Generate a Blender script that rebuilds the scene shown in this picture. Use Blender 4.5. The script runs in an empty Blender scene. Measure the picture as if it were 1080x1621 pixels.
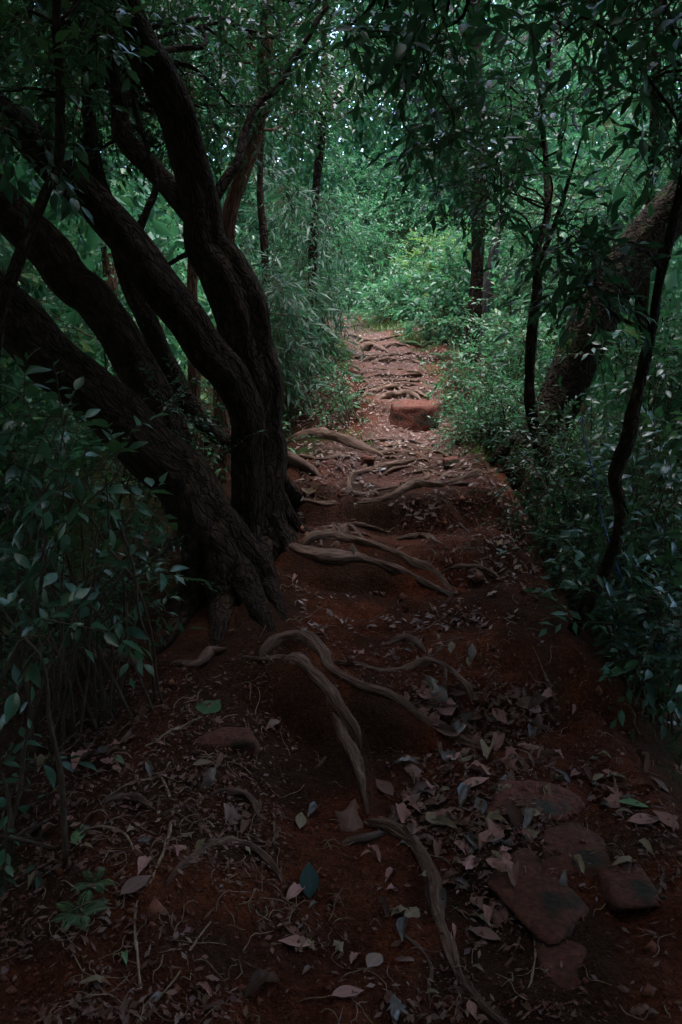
import bpy, math
import numpy as np
from mathutils import Matrix, Vector

# ------------------------------------------------------------------ camera, sky, sun, exposure
scene = bpy.context.scene
col = scene.collection
PITCH = math.radians(12.0)
CAM = np.array([0.0, 0.0, 1.55])
FPX = 28.0 / 36.0 * 1621.0            # focal length in photograph pixels
cam_d = bpy.data.cameras.new('camera')
cam_d.sensor_fit = 'VERTICAL'
cam_d.sensor_height = 36.0
cam_d.lens = 28.0
cam_d.clip_start = 0.05
cam_d.clip_end = 1000.0
cam = bpy.data.objects.new('camera', cam_d)
cam.location = CAM
cam.rotation_euler = (math.pi / 2 - PITCH, 0, 0)
col.objects.link(cam)
scene.camera = cam

SUN_EL, SUN_AZ = math.radians(84), math.radians(80)   # azimuth measured from +Y (ahead) towards +X
world = bpy.data.worlds.new('World')
scene.world = world
world.use_nodes = True
wn = world.node_tree.nodes
wl = world.node_tree.links
sky_t = wn.new('ShaderNodeTexSky')
sky_t.sky_type = 'NISHITA'
sky_t.sun_disc = False
sky_t.sun_elevation = SUN_EL
sky_t.sun_rotation = SUN_AZ
sky_t.air_density = 1.0
sky_t.dust_density = 0.8
wl.new(sky_t.outputs[0], wn['Background'].inputs[0])
wn['Background'].inputs[1].default_value = 0.15

sun_d = bpy.data.lights.new('sun', 'SUN')
sun_d.energy = 1.5
sun_d.angle = math.radians(40)
sun_d.color = (1.0, 0.97, 0.94)
sun = bpy.data.objects.new('sun', sun_d)
sdir = Vector((math.sin(SUN_AZ) * math.cos(SUN_EL), math.cos(SUN_AZ) * math.cos(SUN_EL), math.sin(SUN_EL)))
sun.rotation_euler = sdir.to_track_quat('Z', 'Y').to_euler()
sun.location = (0, 0, 30)
col.objects.link(sun)

vs = scene.view_settings
vs.view_transform = 'Standard'
vs.look = 'None'
vs.gamma = 1.0
vs.exposure = 3.1
vs.use_curve_mapping = False
cy = scene.cycles
cy.use_denoising = True
cy.use_adaptive_sampling = True
cy.adaptive_threshold = .02
cy.max_bounces = 3
cy.diffuse_bounces = 3
cy.glossy_bounces = 1
cy.transmission_bounces = 2
cy.sample_clamp_indirect = 4.0
cy.caustics_reflective = False
cy.caustics_refractive = False

# ------------------------------------------------------------------ small maths
def hash3(ix, iy, iz):
    n = (ix * 374761393 + iy * 668265263 + iz * 2147483647 * 3 + iz * 1274126177) & 0xffffffff
    n = ((n ^ (n >> 13)) * 1274126177) & 0xffffffff
    n = ((n ^ (n >> 16)) * 2246822519) & 0xffffffff
    return ((n ^ (n >> 15)) & 0xffff) / 65535.0

def noise3(x, y, z):
    x, y, z = np.broadcast_arrays(np.asarray(x, float), np.asarray(y, float), np.asarray(z, float))
    ix, iy, iz = np.floor(x).astype(np.int64), np.floor(y).astype(np.int64), np.floor(z).astype(np.int64)
    fx, fy, fz = x - ix, y - iy, z - iz
    fx, fy, fz = [f * f * f * (f * (f * 6 - 15) + 10) for f in (fx, fy, fz)]
    r = 0
    for dx in (0, 1):
        for dy in (0, 1):
            for dz in (0, 1):
                w = (fx if dx else 1 - fx) * (fy if dy else 1 - fy) * (fz if dz else 1 - fz)
                r = r + w * hash3(ix + dx, iy + dy, iz + dz)
    return r * 2 - 1

def noise2(x, y, s=0.0):
    x, y = np.broadcast_arrays(np.asarray(x, float), np.asarray(y, float))
    ix, iy = np.floor(x).astype(np.int64), np.floor(y).astype(np.int64)
    iz = np.int64(int(s) + 17)
    fx, fy = x - ix, y - iy
    fx, fy = [f * f * f * (f * (f * 6 - 15) + 10) for f in (fx, fy)]
    a = hash3(ix, iy, iz); b = hash3(ix + 1, iy, iz); c = hash3(ix, iy + 1, iz); d = hash3(ix + 1, iy + 1, iz)
    return ((a * (1 - fx) + b * fx) * (1 - fy) + (c * (1 - fx) + d * fx) * fy) * 2 - 1

def nrm(v):
    return v / np.maximum(np.linalg.norm(v, axis=-1, keepdims=True), 1e-9)

def sstep(a, b, x):
    t = np.clip((x - a) / (b - a), 0, 1)
    return t * t * (3 - 2 * t)

CF = np.array([0, math.cos(PITCH), -math.sin(PITCH)])     # camera forward
CU = np.array([0, math.sin(PITCH), math.cos(PITCH)])      # camera up

def ray(px, py):
    px, py = np.asarray(px, float), np.asarray(py, float)
    d = CF + ((px - 540) / FPX)[..., None] * np.array([1.0, 0, 0]) - ((py - 810.5) / FPX)[..., None] * CU
    return d

def at(px, py, Y):
    """point of the place seen at a photograph pixel, at distance Y ahead"""
    d = ray(px, py)
    return CAM + d * (np.asarray(Y, float) / d[..., 1])[..., None]

def depth_of(p):
    return (np.asarray(p) - CAM) @ CF

def proj(p):
    q = np.asarray(p) - CAM
    dz = q @ CF
    dz = np.where(np.abs(dz) < 1e-3, 1e-3, dz)
    return 540 + FPX * q[..., 0] / dz, 810.5 - FPX * (q @ CU) / dz, dz

# ------------------------------------------------------------------ terrain height
BASE = np.array([(-200, -6), (-50, -4), (-5, -.3), (0, 0), (2.70, .02), (2.93, .02), (3.05, .24), (3.2, .275), (3.85, .31), (4.03, .30),
                 (4.15, .44), (4.25, .45), (4.6, .42), (4.80, .40), (4.91, .61), (5.0, .635), (5.45, .67), (5.55, .73), (6.1, .76),
                 (7.25, .83), (7.62, .88), (7.70, 1.0), (8.2, 1.03), (8.3, 1.11), (9, 1.16), (9.1, 1.23), (10.2, 1.29),
                 (10.3, 1.38), (11.6, 1.45), (11.7, 1.53), (14, 1.76), (16, 2.02), (18, 2.25), (22, 3.4), (30, 6.5), (60, 14), (300, 22)])
EDGE = np.array([(-200, -1.2, 1.2), (0, -1.0, 1.15), (1.57, -.85, 1.15), (2.3, -.72, 1.10), (2.8, -.62, 1.09), (3.2, -.55, 1.03), (3.9, -.42, 1.02),
                 (4.3, -.30, .96), (5, -.24, 1.02), (6, -.22, 1.10), (6.6, .12, 1.12), (7, .26, 1.14), (7.8, .22, 1.16), (9, .10, 1.13), (11.5, -.02, 1.06),
                 (14.5, -.30, .66), (16, -.75, .22), (17.5, -2.4, -.6), (19, -4.5, -1.6), (24, -9, -6), (300, -9, -6)])

def H(x, Y, fine=True):
    x = np.asarray(x, float); Y = np.asarray(Y, float)
    wy = Y + .16 * noise2(x * 1.7, Y * .5, 3) + .05 * noise2(x * 6, Y * 2, 4)
    z = np.interp(wy, BASE[:, 0], BASE[:, 1])
    zs = np.interp(Y, [-200, 0, 3, 5, 8, 12, 16, 18, 22, 30, 60, 300], [-6, 0, .15, .6, 1.0, 1.5, 2.0, 2.25, 3.4, 6.5, 14, 22])
    xl = np.interp(Y, EDGE[:, 0], EDGE[:, 1]) + .07 * noise2(Y * 2.1, 0 * Y, 5)
    xr = np.interp(Y, EDGE[:, 0], EDGE[:, 2]) + .07 * noise2(Y * 2.3, 0 * Y, 6)
    far = sstep(6.2, 8.0, Y)
    ahead = sstep(15, 20, Y)
    dr = np.maximum(x - xr, 0)
    dl = np.maximum(xl - x, 0)
    off = np.maximum(sstep(0, .5, dr + dl), sstep(.12, .5, -x) * (1 - sstep(4.0, 4.6, Y)))
    z = z * (1 - off) + zs * off                                  # the steps belong to the path only
    near_r = np.minimum(1.15 * dr - .06 * sstep(0, .25, dr) * (1 - sstep(.25, .5, dr)), 9 + .3 * dr)
    far_r = np.minimum(-.10 * sstep(0, .3, dr) + .42 * np.maximum(dr - .45, 0), 9 + .2 * dr)
    ahd_r = -.05 * np.minimum(dr, 8)
    near_l = np.minimum(.20 * dl + .45 * np.maximum(dl - .5, 0), 9 + .3 * dl)
    far_l = np.minimum(-.16 * sstep(0, .25, dl) + .35 * np.maximum(dl - .5, 0), 9 + .2 * dl)
    ahd_l = .12 * np.minimum(dl, 12)
    z = z - (near_r * (1 - far) + far_r * far * (1 - ahead) + ahd_r * far * ahead)
    z = z - (near_l * (1 - far) + far_l * far * (1 - ahead) + ahd_l * far * ahead)
    z = z - .03 * np.cos(np.clip((x - (xl + xr) / 2) / np.maximum(xr - xl, .3), -.5, .5) * 2 * np.pi) * (dr + dl <= 0)   # worn, dished tread
    z = z + .035 * noise2(x * 1.3, Y * 1.3, 7) + .02 * noise2(x * 3.7, Y * 3.7, 8)
    if fine:
        z = z + .016 * noise2(x * 9, Y * 9, 9) + .008 * noise2(x * 17, Y * 17, 12) * (1 - sstep(5.0, 8.0, Y)) + (.004 + .006 * np.clip(dr + dl, 0, .5)) * noise2(x * 27, Y * 27, 10) * (1 - sstep(3.0, 5.0, Y))
    return z

_gx = np.arange(-7, 7.001, .02); _gy = np.arange(0, 24.001, .02)
_gz = H(*np.meshgrid(_gx, _gy))
def Hq(x, Y):
    """height looked up in a precomputed table"""
    u = np.clip((x + 7) / .02, 0, len(_gx) - 1.001); v = np.clip(Y / .02, 0, len(_gy) - 1.001)
    i, j = u.astype(int), v.astype(int); u = u - i; v = v - j
    return (_gz[j, i] * (1 - u) + _gz[j, i + 1] * u) * (1 - v) + (_gz[j + 1, i] * (1 - u) + _gz[j + 1, i + 1] * u) * v

def G(px, py):
    """ground point seen at photograph pixels (ray march)"""
    px = np.atleast_1d(np.asarray(px, float)); py = np.atleast_1d(np.asarray(py, float))
    d = ray(px, py)
    ts = .8 * (1.012 ** np.arange(0, 300))
    hit = np.full(px.shape, ts[-1]); lo = np.full(px.shape, ts[-2]); done = np.zeros(px.shape, bool)
    prev = ts[0]
    for t in ts[1:]:
        p = CAM + d * t
        below = (p[:, 2] < Hq(p[:, 0], p[:, 1])) & ~done
        hit[below] = t; lo[below] = prev; done |= below
        prev = t
        if done.all():
            break
    for _ in range(10):
        m = (hit + lo) / 2
        p = CAM + d * m[:, None]
        b = p[:, 2] < Hq(p[:, 0], p[:, 1])
        hit = np.where(b, m, hit); lo = np.where(b, lo, m)
    p = CAM + d * hit[:, None]
    return p, done

def gnormal(x, Y, e=.03):
    hx = (Hq(x + e, Y) - Hq(x - e, Y)) / (2 * e)
    hy = (Hq(x, Y + e) - Hq(x, Y - e)) / (2 * e)
    return nrm(np.stack([-hx, -hy, np.ones_like(hx)], -1))

# ------------------------------------------------------------------ mesh helpers
def make_mesh(name, verts, polys, mats=(), smooth=True, rnd=None, uv=None, colattr=None):
    """verts (n,3); polys: list of integer arrays (m,k)"""
    me = bpy.data.meshes.new(name)
    verts = np.asarray(verts, np.float32)
    me.vertices.add(len(verts))
    me.vertices.foreach_set('co', verts.ravel())
    polys = [np.asarray(p, np.int32) for p in polys if len(p)]
    loops = np.concatenate([p.ravel() for p in polys])
    tot = np.concatenate([np.full(len(p), p.shape[1], np.int32) for p in polys])
    start = np.concatenate([[0], np.cumsum(tot)[:-1]]).astype(np.int32)
    me.loops.add(len(loops))
    me.loops.foreach_set('vertex_index', loops)
    me.polygons.add(len(tot))
    me.polygons.foreach_set('loop_start', start)
    me.polygons.foreach_set('use_smooth', np.full(len(tot), smooth, bool))
    if rnd is not None:
        a = me.attributes.new('rnd', 'FLOAT', 'POINT')
        a.data.foreach_set('value', np.asarray(rnd, np.float32))
    if colattr is not None:
        for k, v in colattr.items():
            a = me.attributes.new(k, 'FLOAT', 'POINT')
            a.data.foreach_set('value', np.asarray(v, np.float32))
    if uv is not None:
        l = me.uv_layers.new(name='UVMap')
        l.data.foreach_set('uv', np.asarray(uv, np.float32)[loops].ravel())
    for m in mats:
        me.materials.append(m)
    me.update(calc_edges=True)
    me.validate()
    return me

def link(name, me, parent=None, loc=None):
    o = bpy.data.objects.new(name, me)
    col.objects.link(o)
    if parent is not None:
        o.parent = parent
    if loc is not None:
        o.location = loc
    return o

def tag(o, label=None, cat=None, group=None, kind=None):
    if label: o['label'] = label
    if cat: o['category'] = cat
    if group: o['group'] = group
    if kind: o['kind'] = kind
    return o

def empty(name, loc, label, cat, group=None):
    o = bpy.data.objects.new(name, None)
    o.empty_display_size = .1
    o.location = loc
    col.objects.link(o)
    return tag(o, label, cat, group)

class Bag:
    """collects vertex/face blocks, all joined into one mesh"""
    def __init__(self):
        self.v, self.p, self.r, self.u, self.n = [], {}, [], [], 0
    def add(self, v, polys, r=None, uv=None):
        v = np.asarray(v, float).reshape(-1, 3)
        self.v.append(v)
        self.r.append(np.zeros(len(v)) if r is None else np.broadcast_to(r, (len(v),)))
        self.u.append(np.zeros((len(v), 2)) if uv is None else uv)
        for p in polys:
            p = np.asarray(p)
            if len(p):
                self.p.setdefault(p.shape[1], []).append(p + self.n)
        self.n += len(v)
    def build(self, name, mat, parent=None, origin=(0, 0, 0), smooth=True):
        o = np.asarray(origin, float)
        me = make_mesh(name, np.concatenate(self.v) - o, [np.concatenate(b) for b in self.p.values()], [mat], smooth,
                       rnd=np.concatenate(self.r), uv=np.concatenate(self.u))
        return link(name, me, parent, None if parent is not None else o)

def spline(pts, step):
    """Catmull-Rom through rows of pts (any columns; first three are xyz), resampled by arc length"""
    p = np.asarray(pts, float)
    if len(p) == 2:
        p = np.array([p[0], (p[0] + p[1]) / 2, p[1]])
    q = np.vstack([2 * p[0] - p[1], p, 2 * p[-1] - p[-2]])
    out = []
    for i in range(len(p) - 1):
        a, b, c, d = q[i:i + 4]
        t = np.linspace(0, 1, 24, endpoint=False)[:, None]
        out.append(.5 * (2 * b + (c - a) * t + (2 * a - 5 * b + 4 * c - d) * t ** 2 + (3 * b - a - 3 * c + d) * t ** 3))
    out = np.vstack(out + [p[-1:]])
    s = np.concatenate([[0], np.cumsum(np.linalg.norm(np.diff(out[:, :3], axis=0), axis=1))])
    n = max(3, int(s[-1] / step) + 1)
    ss = np.linspace(0, s[-1], n)
    return np.stack([np.interp(ss, s, out[:, k]) for k in range(out.shape[1])], 1), ss

def tube(bag, pts, seg=10, step=.03, lump=.12, lf=6.0, flute=0.0, ff=2.0, flat=1.0, seed=0.0, wob=0.0, burl=0.0):
    """swept tube through rows (x,y,z,radius) with lumpy, fluted surface"""
    s, ss = spline(pts, step)
    c, r = s[:, :3].copy(), np.maximum(s[:, 3], .0008)
    if wob:
        for k in range(3):
            c[:, k] += wob * noise2(ss * 5 + seed * 3.1, np.full_like(ss, k * 7.3), 21) * sstep(0, .06, ss) * sstep(0, .06, ss[-1] - ss)
    T = nrm(np.gradient(c, axis=0))
    n0 = np.array([0, 1.0, .02]); n0 = n0 - T[0] * (n0 @ T[0])
    if np.linalg.norm(n0) < .1:
        n0 = np.array([0, 0, 1.0]) - T[0] * T[0][2]
    N = np.zeros_like(T); N[0] = nrm(n0)
    for i in range(1, len(T)):
        v = N[i - 1] - T[i] * (N[i - 1] @ T[i]); N[i] = v / max(np.linalg.norm(v), 1e-9)
    B = np.cross(T, N)
    a = np.linspace(0, 2 * np.pi, seg + 1)                        # seam faces away from the camera
    ca, sa = np.cos(a)[None], np.sin(a)[None]
    rel = ss[:, None] / max(r.mean(), 1e-4)
    rad = r[:, None] * (1 + lump * noise3(ca * 1.3 + seed, sa * 1.3, rel * .12 * lf / 6 + seed * 1.7)
                        + lump * .5 * noise3(ca * 3 + seed, sa * 3, rel * .35 * lf / 6)
                        + lump * .4 * noise3(ca * 6 + seed, sa * 6, rel * .7) + lump * .8 * noise2(rel * .22 + seed, rel * 0, 61)
                        + flute * noise3(ca * ff + 5 + seed, sa * ff, rel * .07)
                        + burl * np.maximum(noise3(ca * 2 + 9 + seed, sa * 2, rel * .15), .35) * 1.0 - burl * .35)
    v = c[:, None, :] + rad[..., None] * (ca[..., None] * N[:, None, :] + (sa * flat)[..., None] * B[:, None, :])
    m, k = len(s), seg + 1
    uv = np.stack([np.broadcast_to(a[None] * r.mean(), (m, k)), np.broadcast_to(ss[:, None] + seed, (m, k))], -1).reshape(-1, 2)
    i = np.arange(m - 1)[:, None] * k + np.arange(seg)[None]
    q = np.stack([i, i + 1, i + k + 1, i + k], -1).reshape(-1, 4)
    v = v.reshape(-1, 3)
    vv = np.vstack([v, c[:1] - T[:1] * r[0] * .4, c[-1:] + T[-1:] * r[-1] * .4])
    j = np.arange(seg)
    t1 = np.stack([np.full(seg, m * k), j + 1, j], 1)
    t2 = np.stack([np.full(seg, m * k + 1), (m - 1) * k + j, (m - 1) * k + j + 1], 1)
    bag.add(vv, [q, np.vstack([t1, t2])], r=(seed * .37) % 1.0, uv=np.vstack([uv, uv[:1], uv[-1:]]))
    return c

# ------------------------------------------------------------------ leaves
def leaf_blocks(P, D, N, L, W, curl=.15, fold=.25):
    """small joined leaves: 5 vertices, 4 triangles each"""
    S = nrm(np.cross(D, N)); N = np.cross(S, D)
    L, W = L[:, None], W[:, None]
    up = W * fold
    mid = P + D * L * .45
    v = np.stack([P, mid - S * W + N * up, mid, mid + S * W + N * up, P + D * L - N * L * curl], 1)
    b = np.arange(len(P))[:, None] * 5
    f = np.concatenate([b + np.array([0, 2, 1]), b + np.array([0, 3, 2]), b + np.array([1, 2, 4]), b + np.array([2, 3, 4])])
    return v.reshape(-1, 3), f

def leaf_blocks_lo(P, D, N, L, W, curl=.15, fold=.25):
    """far leaves: 4 vertices, 2 triangles each, folded along the midrib"""
    S = nrm(np.cross(D, N)); N = np.cross(S, D)
    L, W = L[:, None], W[:, None]
    mid = P + D * L * .45 + N * W * fold
    v = np.stack([P, mid - S * W, P + D * L - N * L * curl, mid + S * W], 1)
    b = np.arange(len(P))[:, None] * 4
    return v.reshape(-1, 3), np.concatenate([b + np.array([0, 2, 1]), b + np.array([0, 3, 2])])

def leaf_shape(name, mat, wide=.22, peak=.45, curl=.12, fold=.2, roll=0.0, wave=0.0, tip=1.0, rows=8, seed=1, notch=0.0, stalk=.10, thick=False):
    """one leaf of length 1 along +X, face up +Z; outline, fold, curl; about 30 triangles"""
    rg = np.random.default_rng(seed)
    t = np.linspace(0, 1, rows)
    u = np.where(t < peak, t / peak * .5, .5 + (t - peak) / (1 - peak) * .5)
    w = wide * np.sin(np.pi * u) ** np.where(t < peak, .75, tip)
    w[0] = .006; w[-1] = .002
    x = stalk + t * (1 - stalk)
    z = -curl * t ** 2 + roll * np.sin(t * np.pi)
    V, U = [], []
    V += [(0, -.006, .01), (0, .006, .01)]; U += [(0, .5), (0, .5)]
    for i in range(rows):
        wl_ = w[i] * (1 + notch * rg.uniform(-1, .4)); wr_ = w[i] * (1 + notch * rg.uniform(-1, .4))
        f = fold * (1 + wave * rg.uniform(-1, 1))
        V += [(x[i], -wl_, z[i] + wl_ * f + wave * .05 * rg.uniform(-1, 1)), (x[i], 0, z[i]), (x[i], wr_, z[i] + wr_ * f + wave * .05 * rg.uniform(-1, 1))]
        U += [(t[i], .5 - wl_ / wide * .5), (t[i], .5), (t[i], .5 + wr_ / wide * .5)]
    F = [(0, 3, 1)]
    Q = []
    for i in range(rows - 1):
        a = 2 + i * 3
        Q += [(a, a + 3, a + 4, a + 1), (a + 1, a + 4, a + 5, a + 2)]
    Q = [q for q in Q]
    V = np.array(V)
    return make_mesh(name, V, [np.array(F), np.array(Q)], [mat], True, uv=np.array(U))

def frame_matrix(p, d, n, L):
    s = np.cross(n, d); s = s / np.linalg.norm(s); n = np.cross(d, s)
    M = np.eye(4)
    M[:3, 0] = d * L; M[:3, 1] = s * L; M[:3, 2] = n * L; M[:3, 3] = p
    return Matrix(M.tolist())

# ------------------------------------------------------------------ materials
def new_mat(name):
    m = bpy.data.materials.new(name)
    m.use_nodes = True
    nt = m.node_tree
    nt.nodes.clear()
    out = nt.nodes.new('ShaderNodeOutputMaterial')
    return m, nt, out

def nd(nt, kind, **kw):
    n = nt.nodes.new(kind)
    for k, v in kw.items():
        if k.startswith('i_'):
            n.inputs[k[2:].replace('_', ' ')].default_value = v
        else:
            setattr(n, k, v)
    return n

def ramp(nt, stops, fac=None):
    r = nt.nodes.new('ShaderNodeValToRGB')
    e = r.color_ramp.elements
    while len(e) < len(stops):
        e.new(.5)
    for el, (p, c) in zip(e, stops):
        el.position = p; el.color = (*c, 1)
    if fac is not None:
        nt.links.new(fac, r.inputs[0])
    return r

def rnd_value(nt):
    """0..1 per leaf: vertex attribute for joined leaves plus the object's random number for single ones"""
    a = nd(nt, 'ShaderNodeAttribute', attribute_name='rnd')
    o = nd(nt, 'ShaderNodeObjectInfo')
    s = nd(nt, 'ShaderNodeMath', operation='ADD')
    f = nd(nt, 'ShaderNodeMath', operation='FRACT')
    nt.links.new(a.outputs['Fac'], s.inputs[0]); nt.links.new(o.outputs['Random'], s.inputs[1]); nt.links.new(s.outputs[0], f.inputs[0])
    return f.outputs[0]

def leaf_mat(name, stops, rough=.38, trans=.3, tcol=(.10, .22, .04), spec=.5, dirt=.25, vein=.0):
    m, nt, out = new_mat(name)
    L = nt.links
    rv = rnd_value(nt)
    r = ramp(nt, stops, rv)
    n = nd(nt, 'ShaderNodeTexNoise'); n.inputs['Scale'].default_value = 35; n.inputs['Detail'].default_value = 3
    tc = nd(nt, 'ShaderNodeTexCoord'); L.new(tc.outputs['Object'], n.inputs['Vector'])
    mx = nd(nt, 'ShaderNodeMix', data_type='RGBA', blend_type='MULTIPLY'); mx.inputs[0].default_value = dirt
    L.new(r.outputs[0], mx.inputs[6]); L.new(n.outputs['Color'], mx.inputs[7])
    c = mx.outputs[2]
    if vein:
        uv = nd(nt, 'ShaderNodeUVMap'); sp = nd(nt, 'ShaderNodeSeparateXYZ'); L.new(uv.outputs[0], sp.inputs[0])
        sb = nd(nt, 'ShaderNodeMath', operation='SUBTRACT'); L.new(sp.outputs[1], sb.inputs[0]); sb.inputs[1].default_value = .5
        ab = nd(nt, 'ShaderNodeMath', operation='ABSOLUTE'); L.new(sb.outputs[0], ab.inputs[0])
        # side veins run forward from the midrib
        ad = nd(nt, 'ShaderNodeMath', operation='MULTIPLY_ADD'); L.new(ab.outputs[0], ad.inputs[0]); ad.inputs[1].default_value = -.45; L.new(sp.outputs[0], ad.inputs[2])
        mu = nd(nt, 'ShaderNodeMath', operation='MULTIPLY'); L.new(ad.outputs[0], mu.inputs[0]); mu.inputs[1].default_value = 52
        si = nd(nt, 'ShaderNodeMath', operation='SINE'); L.new(mu.outputs[0], si.inputs[0])
        g1 = nd(nt, 'ShaderNodeMapRange'); L.new(si.outputs[0], g1.inputs[0]); g1.inputs[1].default_value = .86; g1.inputs[2].default_value = 1.0; g1.inputs[4].default_value = .45
        g2 = nd(nt, 'ShaderNodeMapRange'); L.new(ab.outputs[0], g2.inputs[0]); g2.inputs[1].default_value = .05; g2.inputs[2].default_value = .015
        mxv = nd(nt, 'ShaderNodeMath', operation='MAXIMUM'); L.new(g1.outputs[0], mxv.inputs[0]); L.new(g2.outputs[0], mxv.inputs[1])
        fm = nd(nt, 'ShaderNodeMath', operation='MULTIPLY'); L.new(mxv.outputs[0], fm.inputs[0]); fm.inputs[1].default_value = vein
        lt = nd(nt, 'ShaderNodeMix', data_type='RGBA', blend_type='MULTIPLY'); lt.inputs[0].default_value = 1; L.new(c, lt.inputs[6]); lt.inputs[7].default_value = (1.9, 1.7, 1.8, 1)
        m2 = nd(nt, 'ShaderNodeMix', data_type='RGBA'); L.new(fm.outputs[0], m2.inputs[0]); L.new(c, m2.inputs[6]); L.new(lt.outputs[2], m2.inputs[7])
        c = m2.outputs[2]
    b = nd(nt, 'ShaderNodeBsdfPrincipled'); L.new(c, b.inputs['Base Color'])
    b.inputs['Roughness'].default_value = rough; b.inputs['Specular IOR Level'].default_value = spec
    if trans > 0:
        t = nd(nt, 'ShaderNodeBsdfTranslucent')
        tm = nd(nt, 'ShaderNodeMix', data_type='RGBA', blend_type='MIX'); tm.inputs[0].default_value = .5
        L.new(c, tm.inputs[6]); tm.inputs[7].default_value = (*tcol, 1)
        L.new(tm.outputs[2], t.inputs['Color'])
        ms = nd(nt, 'ShaderNodeMixShader'); ms.inputs[0].default_value = trans
        L.new(b.outputs[0], ms.inputs[1]); L.new(t.outputs[0], ms.inputs[2]); L.new(ms.outputs[0], out.inputs[0])
    else:
        L.new(b.outputs[0], out.inputs[0])
    return m

def bark_mat(name, stops, su=70, sv=7, bump=.6, dist=.012, rough=.9, moss=0.0, mosscol=(.035, .06, .012), spec=.10, crack=0.0):
    m, nt, out = new_mat(name)
    L = nt.links
    uv = nd(nt, 'ShaderNodeUVMap')
    mp = nd(nt, 'ShaderNodeMapping'); mp.inputs['Scale'].default_value = (su, sv, 1); L.new(uv.outputs[0], mp.inputs[0])
    n1 = nd(nt, 'ShaderNodeTexNoise'); n1.inputs['Scale'].default_value = 1; n1.inputs['Detail'].default_value = 6; n1.inputs['Distortion'].default_value = .6
    L.new(mp.outputs[0], n1.inputs['Vector'])
    tc = nd(nt, 'ShaderNodeTexCoord')
    n2 = nd(nt, 'ShaderNodeTexNoise'); n2.inputs['Scale'].default_value = 5; n2.inputs['Detail'].default_value = 5; L.new(tc.outputs['Object'], n2.inputs['Vector'])
    n3 = nd(nt, 'ShaderNodeTexNoise'); n3.inputs['Scale'].default_value = 90; n3.inputs['Detail'].default_value = 3; L.new(tc.outputs['Object'], n3.inputs['Vector'])
    ad = nd(nt, 'ShaderNodeMath', operation='MULTIPLY_ADD'); L.new(n2.outputs[0], ad.inputs[0]); ad.inputs[1].default_value = .5; L.new(n1.outputs[0], ad.inputs[2])
    sb = nd(nt, 'ShaderNodeMath', operation='SUBTRACT'); L.new(ad.outputs[0], sb.inputs[0]); sb.inputs[1].default_value = .25
    r = ramp(nt, stops, sb.outputs[0])
    c = r.outputs[0]
    if moss:
        mr = nd(nt, 'ShaderNodeMapRange'); L.new(n2.outputs[0], mr.inputs[0]); mr.inputs[1].default_value = .62 - moss * .3; mr.inputs[2].default_value = .72 - moss * .2
        mx = nd(nt, 'ShaderNodeMix', data_type='RGBA'); L.new(mr.outputs[0], mx.inputs[0]); L.new(c, mx.inputs[6]); mx.inputs[7].default_value = (*mosscol, 1)
        c = mx.outputs[2]
    hs = nd(nt, 'ShaderNodeMath', operation='MULTIPLY_ADD'); L.new(n3.outputs[0], hs.inputs[0]); hs.inputs[1].default_value = .3; L.new(n1.outputs[0], hs.inputs[2])
    if crack:
        mp2 = nd(nt, 'ShaderNodeMapping'); mp2.inputs['Scale'].default_value = (su * .42, sv * .9, 1); L.new(uv.outputs[0], mp2.inputs[0])
        wn_ = nd(nt, 'ShaderNodeTexNoise'); wn_.inputs['Scale'].default_value = 1.2; wn_.inputs['Detail'].default_value = 3; L.new(mp2.outputs[0], wn_.inputs['Vector'])
        av = nd(nt, 'ShaderNodeMix', data_type='RGBA', blend_type='LINEAR_LIGHT'); av.inputs[0].default_value = .5; L.new(mp2.outputs[0], av.inputs[6]); L.new(wn_.outputs['Color'], av.inputs[7])
        vo = nd(nt, 'ShaderNodeTexVoronoi', feature='DISTANCE_TO_EDGE'); vo.inputs['Scale'].default_value = 1; L.new(av.outputs[2], vo.inputs['Vector'])
        ce = nd(nt, 'ShaderNodeMapRange'); L.new(vo.outputs['Distance'], ce.inputs[0]); ce.inputs[2].default_value = .16; ce.inputs[3].default_value = 1 - crack
        h2 = nd(nt, 'ShaderNodeMath', operation='MULTIPLY_ADD'); L.new(ce.outputs[0], h2.inputs[0]); h2.inputs[1].default_value = .9; L.new(hs.outputs[0], h2.inputs[2]); hs = h2
        cm = nd(nt, 'ShaderNodeMix', data_type='RGBA', blend_type='MULTIPLY'); cm.inputs[0].default_value = .75; L.new(c, cm.inputs[6]); L.new(ce.outputs[0], cm.inputs[7]); c = cm.outputs[2]
    bp = nd(nt, 'ShaderNodeBump'); bp.inputs['Strength'].default_value = bump; bp.inputs['Distance'].default_value = dist; L.new(hs.outputs[0], bp.inputs['Height'])
    b = nd(nt, 'ShaderNodeBsdfPrincipled'); L.new(c, b.inputs['Base Color']); L.new(bp.outputs[0], b.inputs['Normal'])
    b.inputs['Roughness'].default_value = rough; b.inputs['Specular IOR Level'].default_value = spec
    L.new(b.outputs[0], out.inputs[0])
    return m

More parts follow.
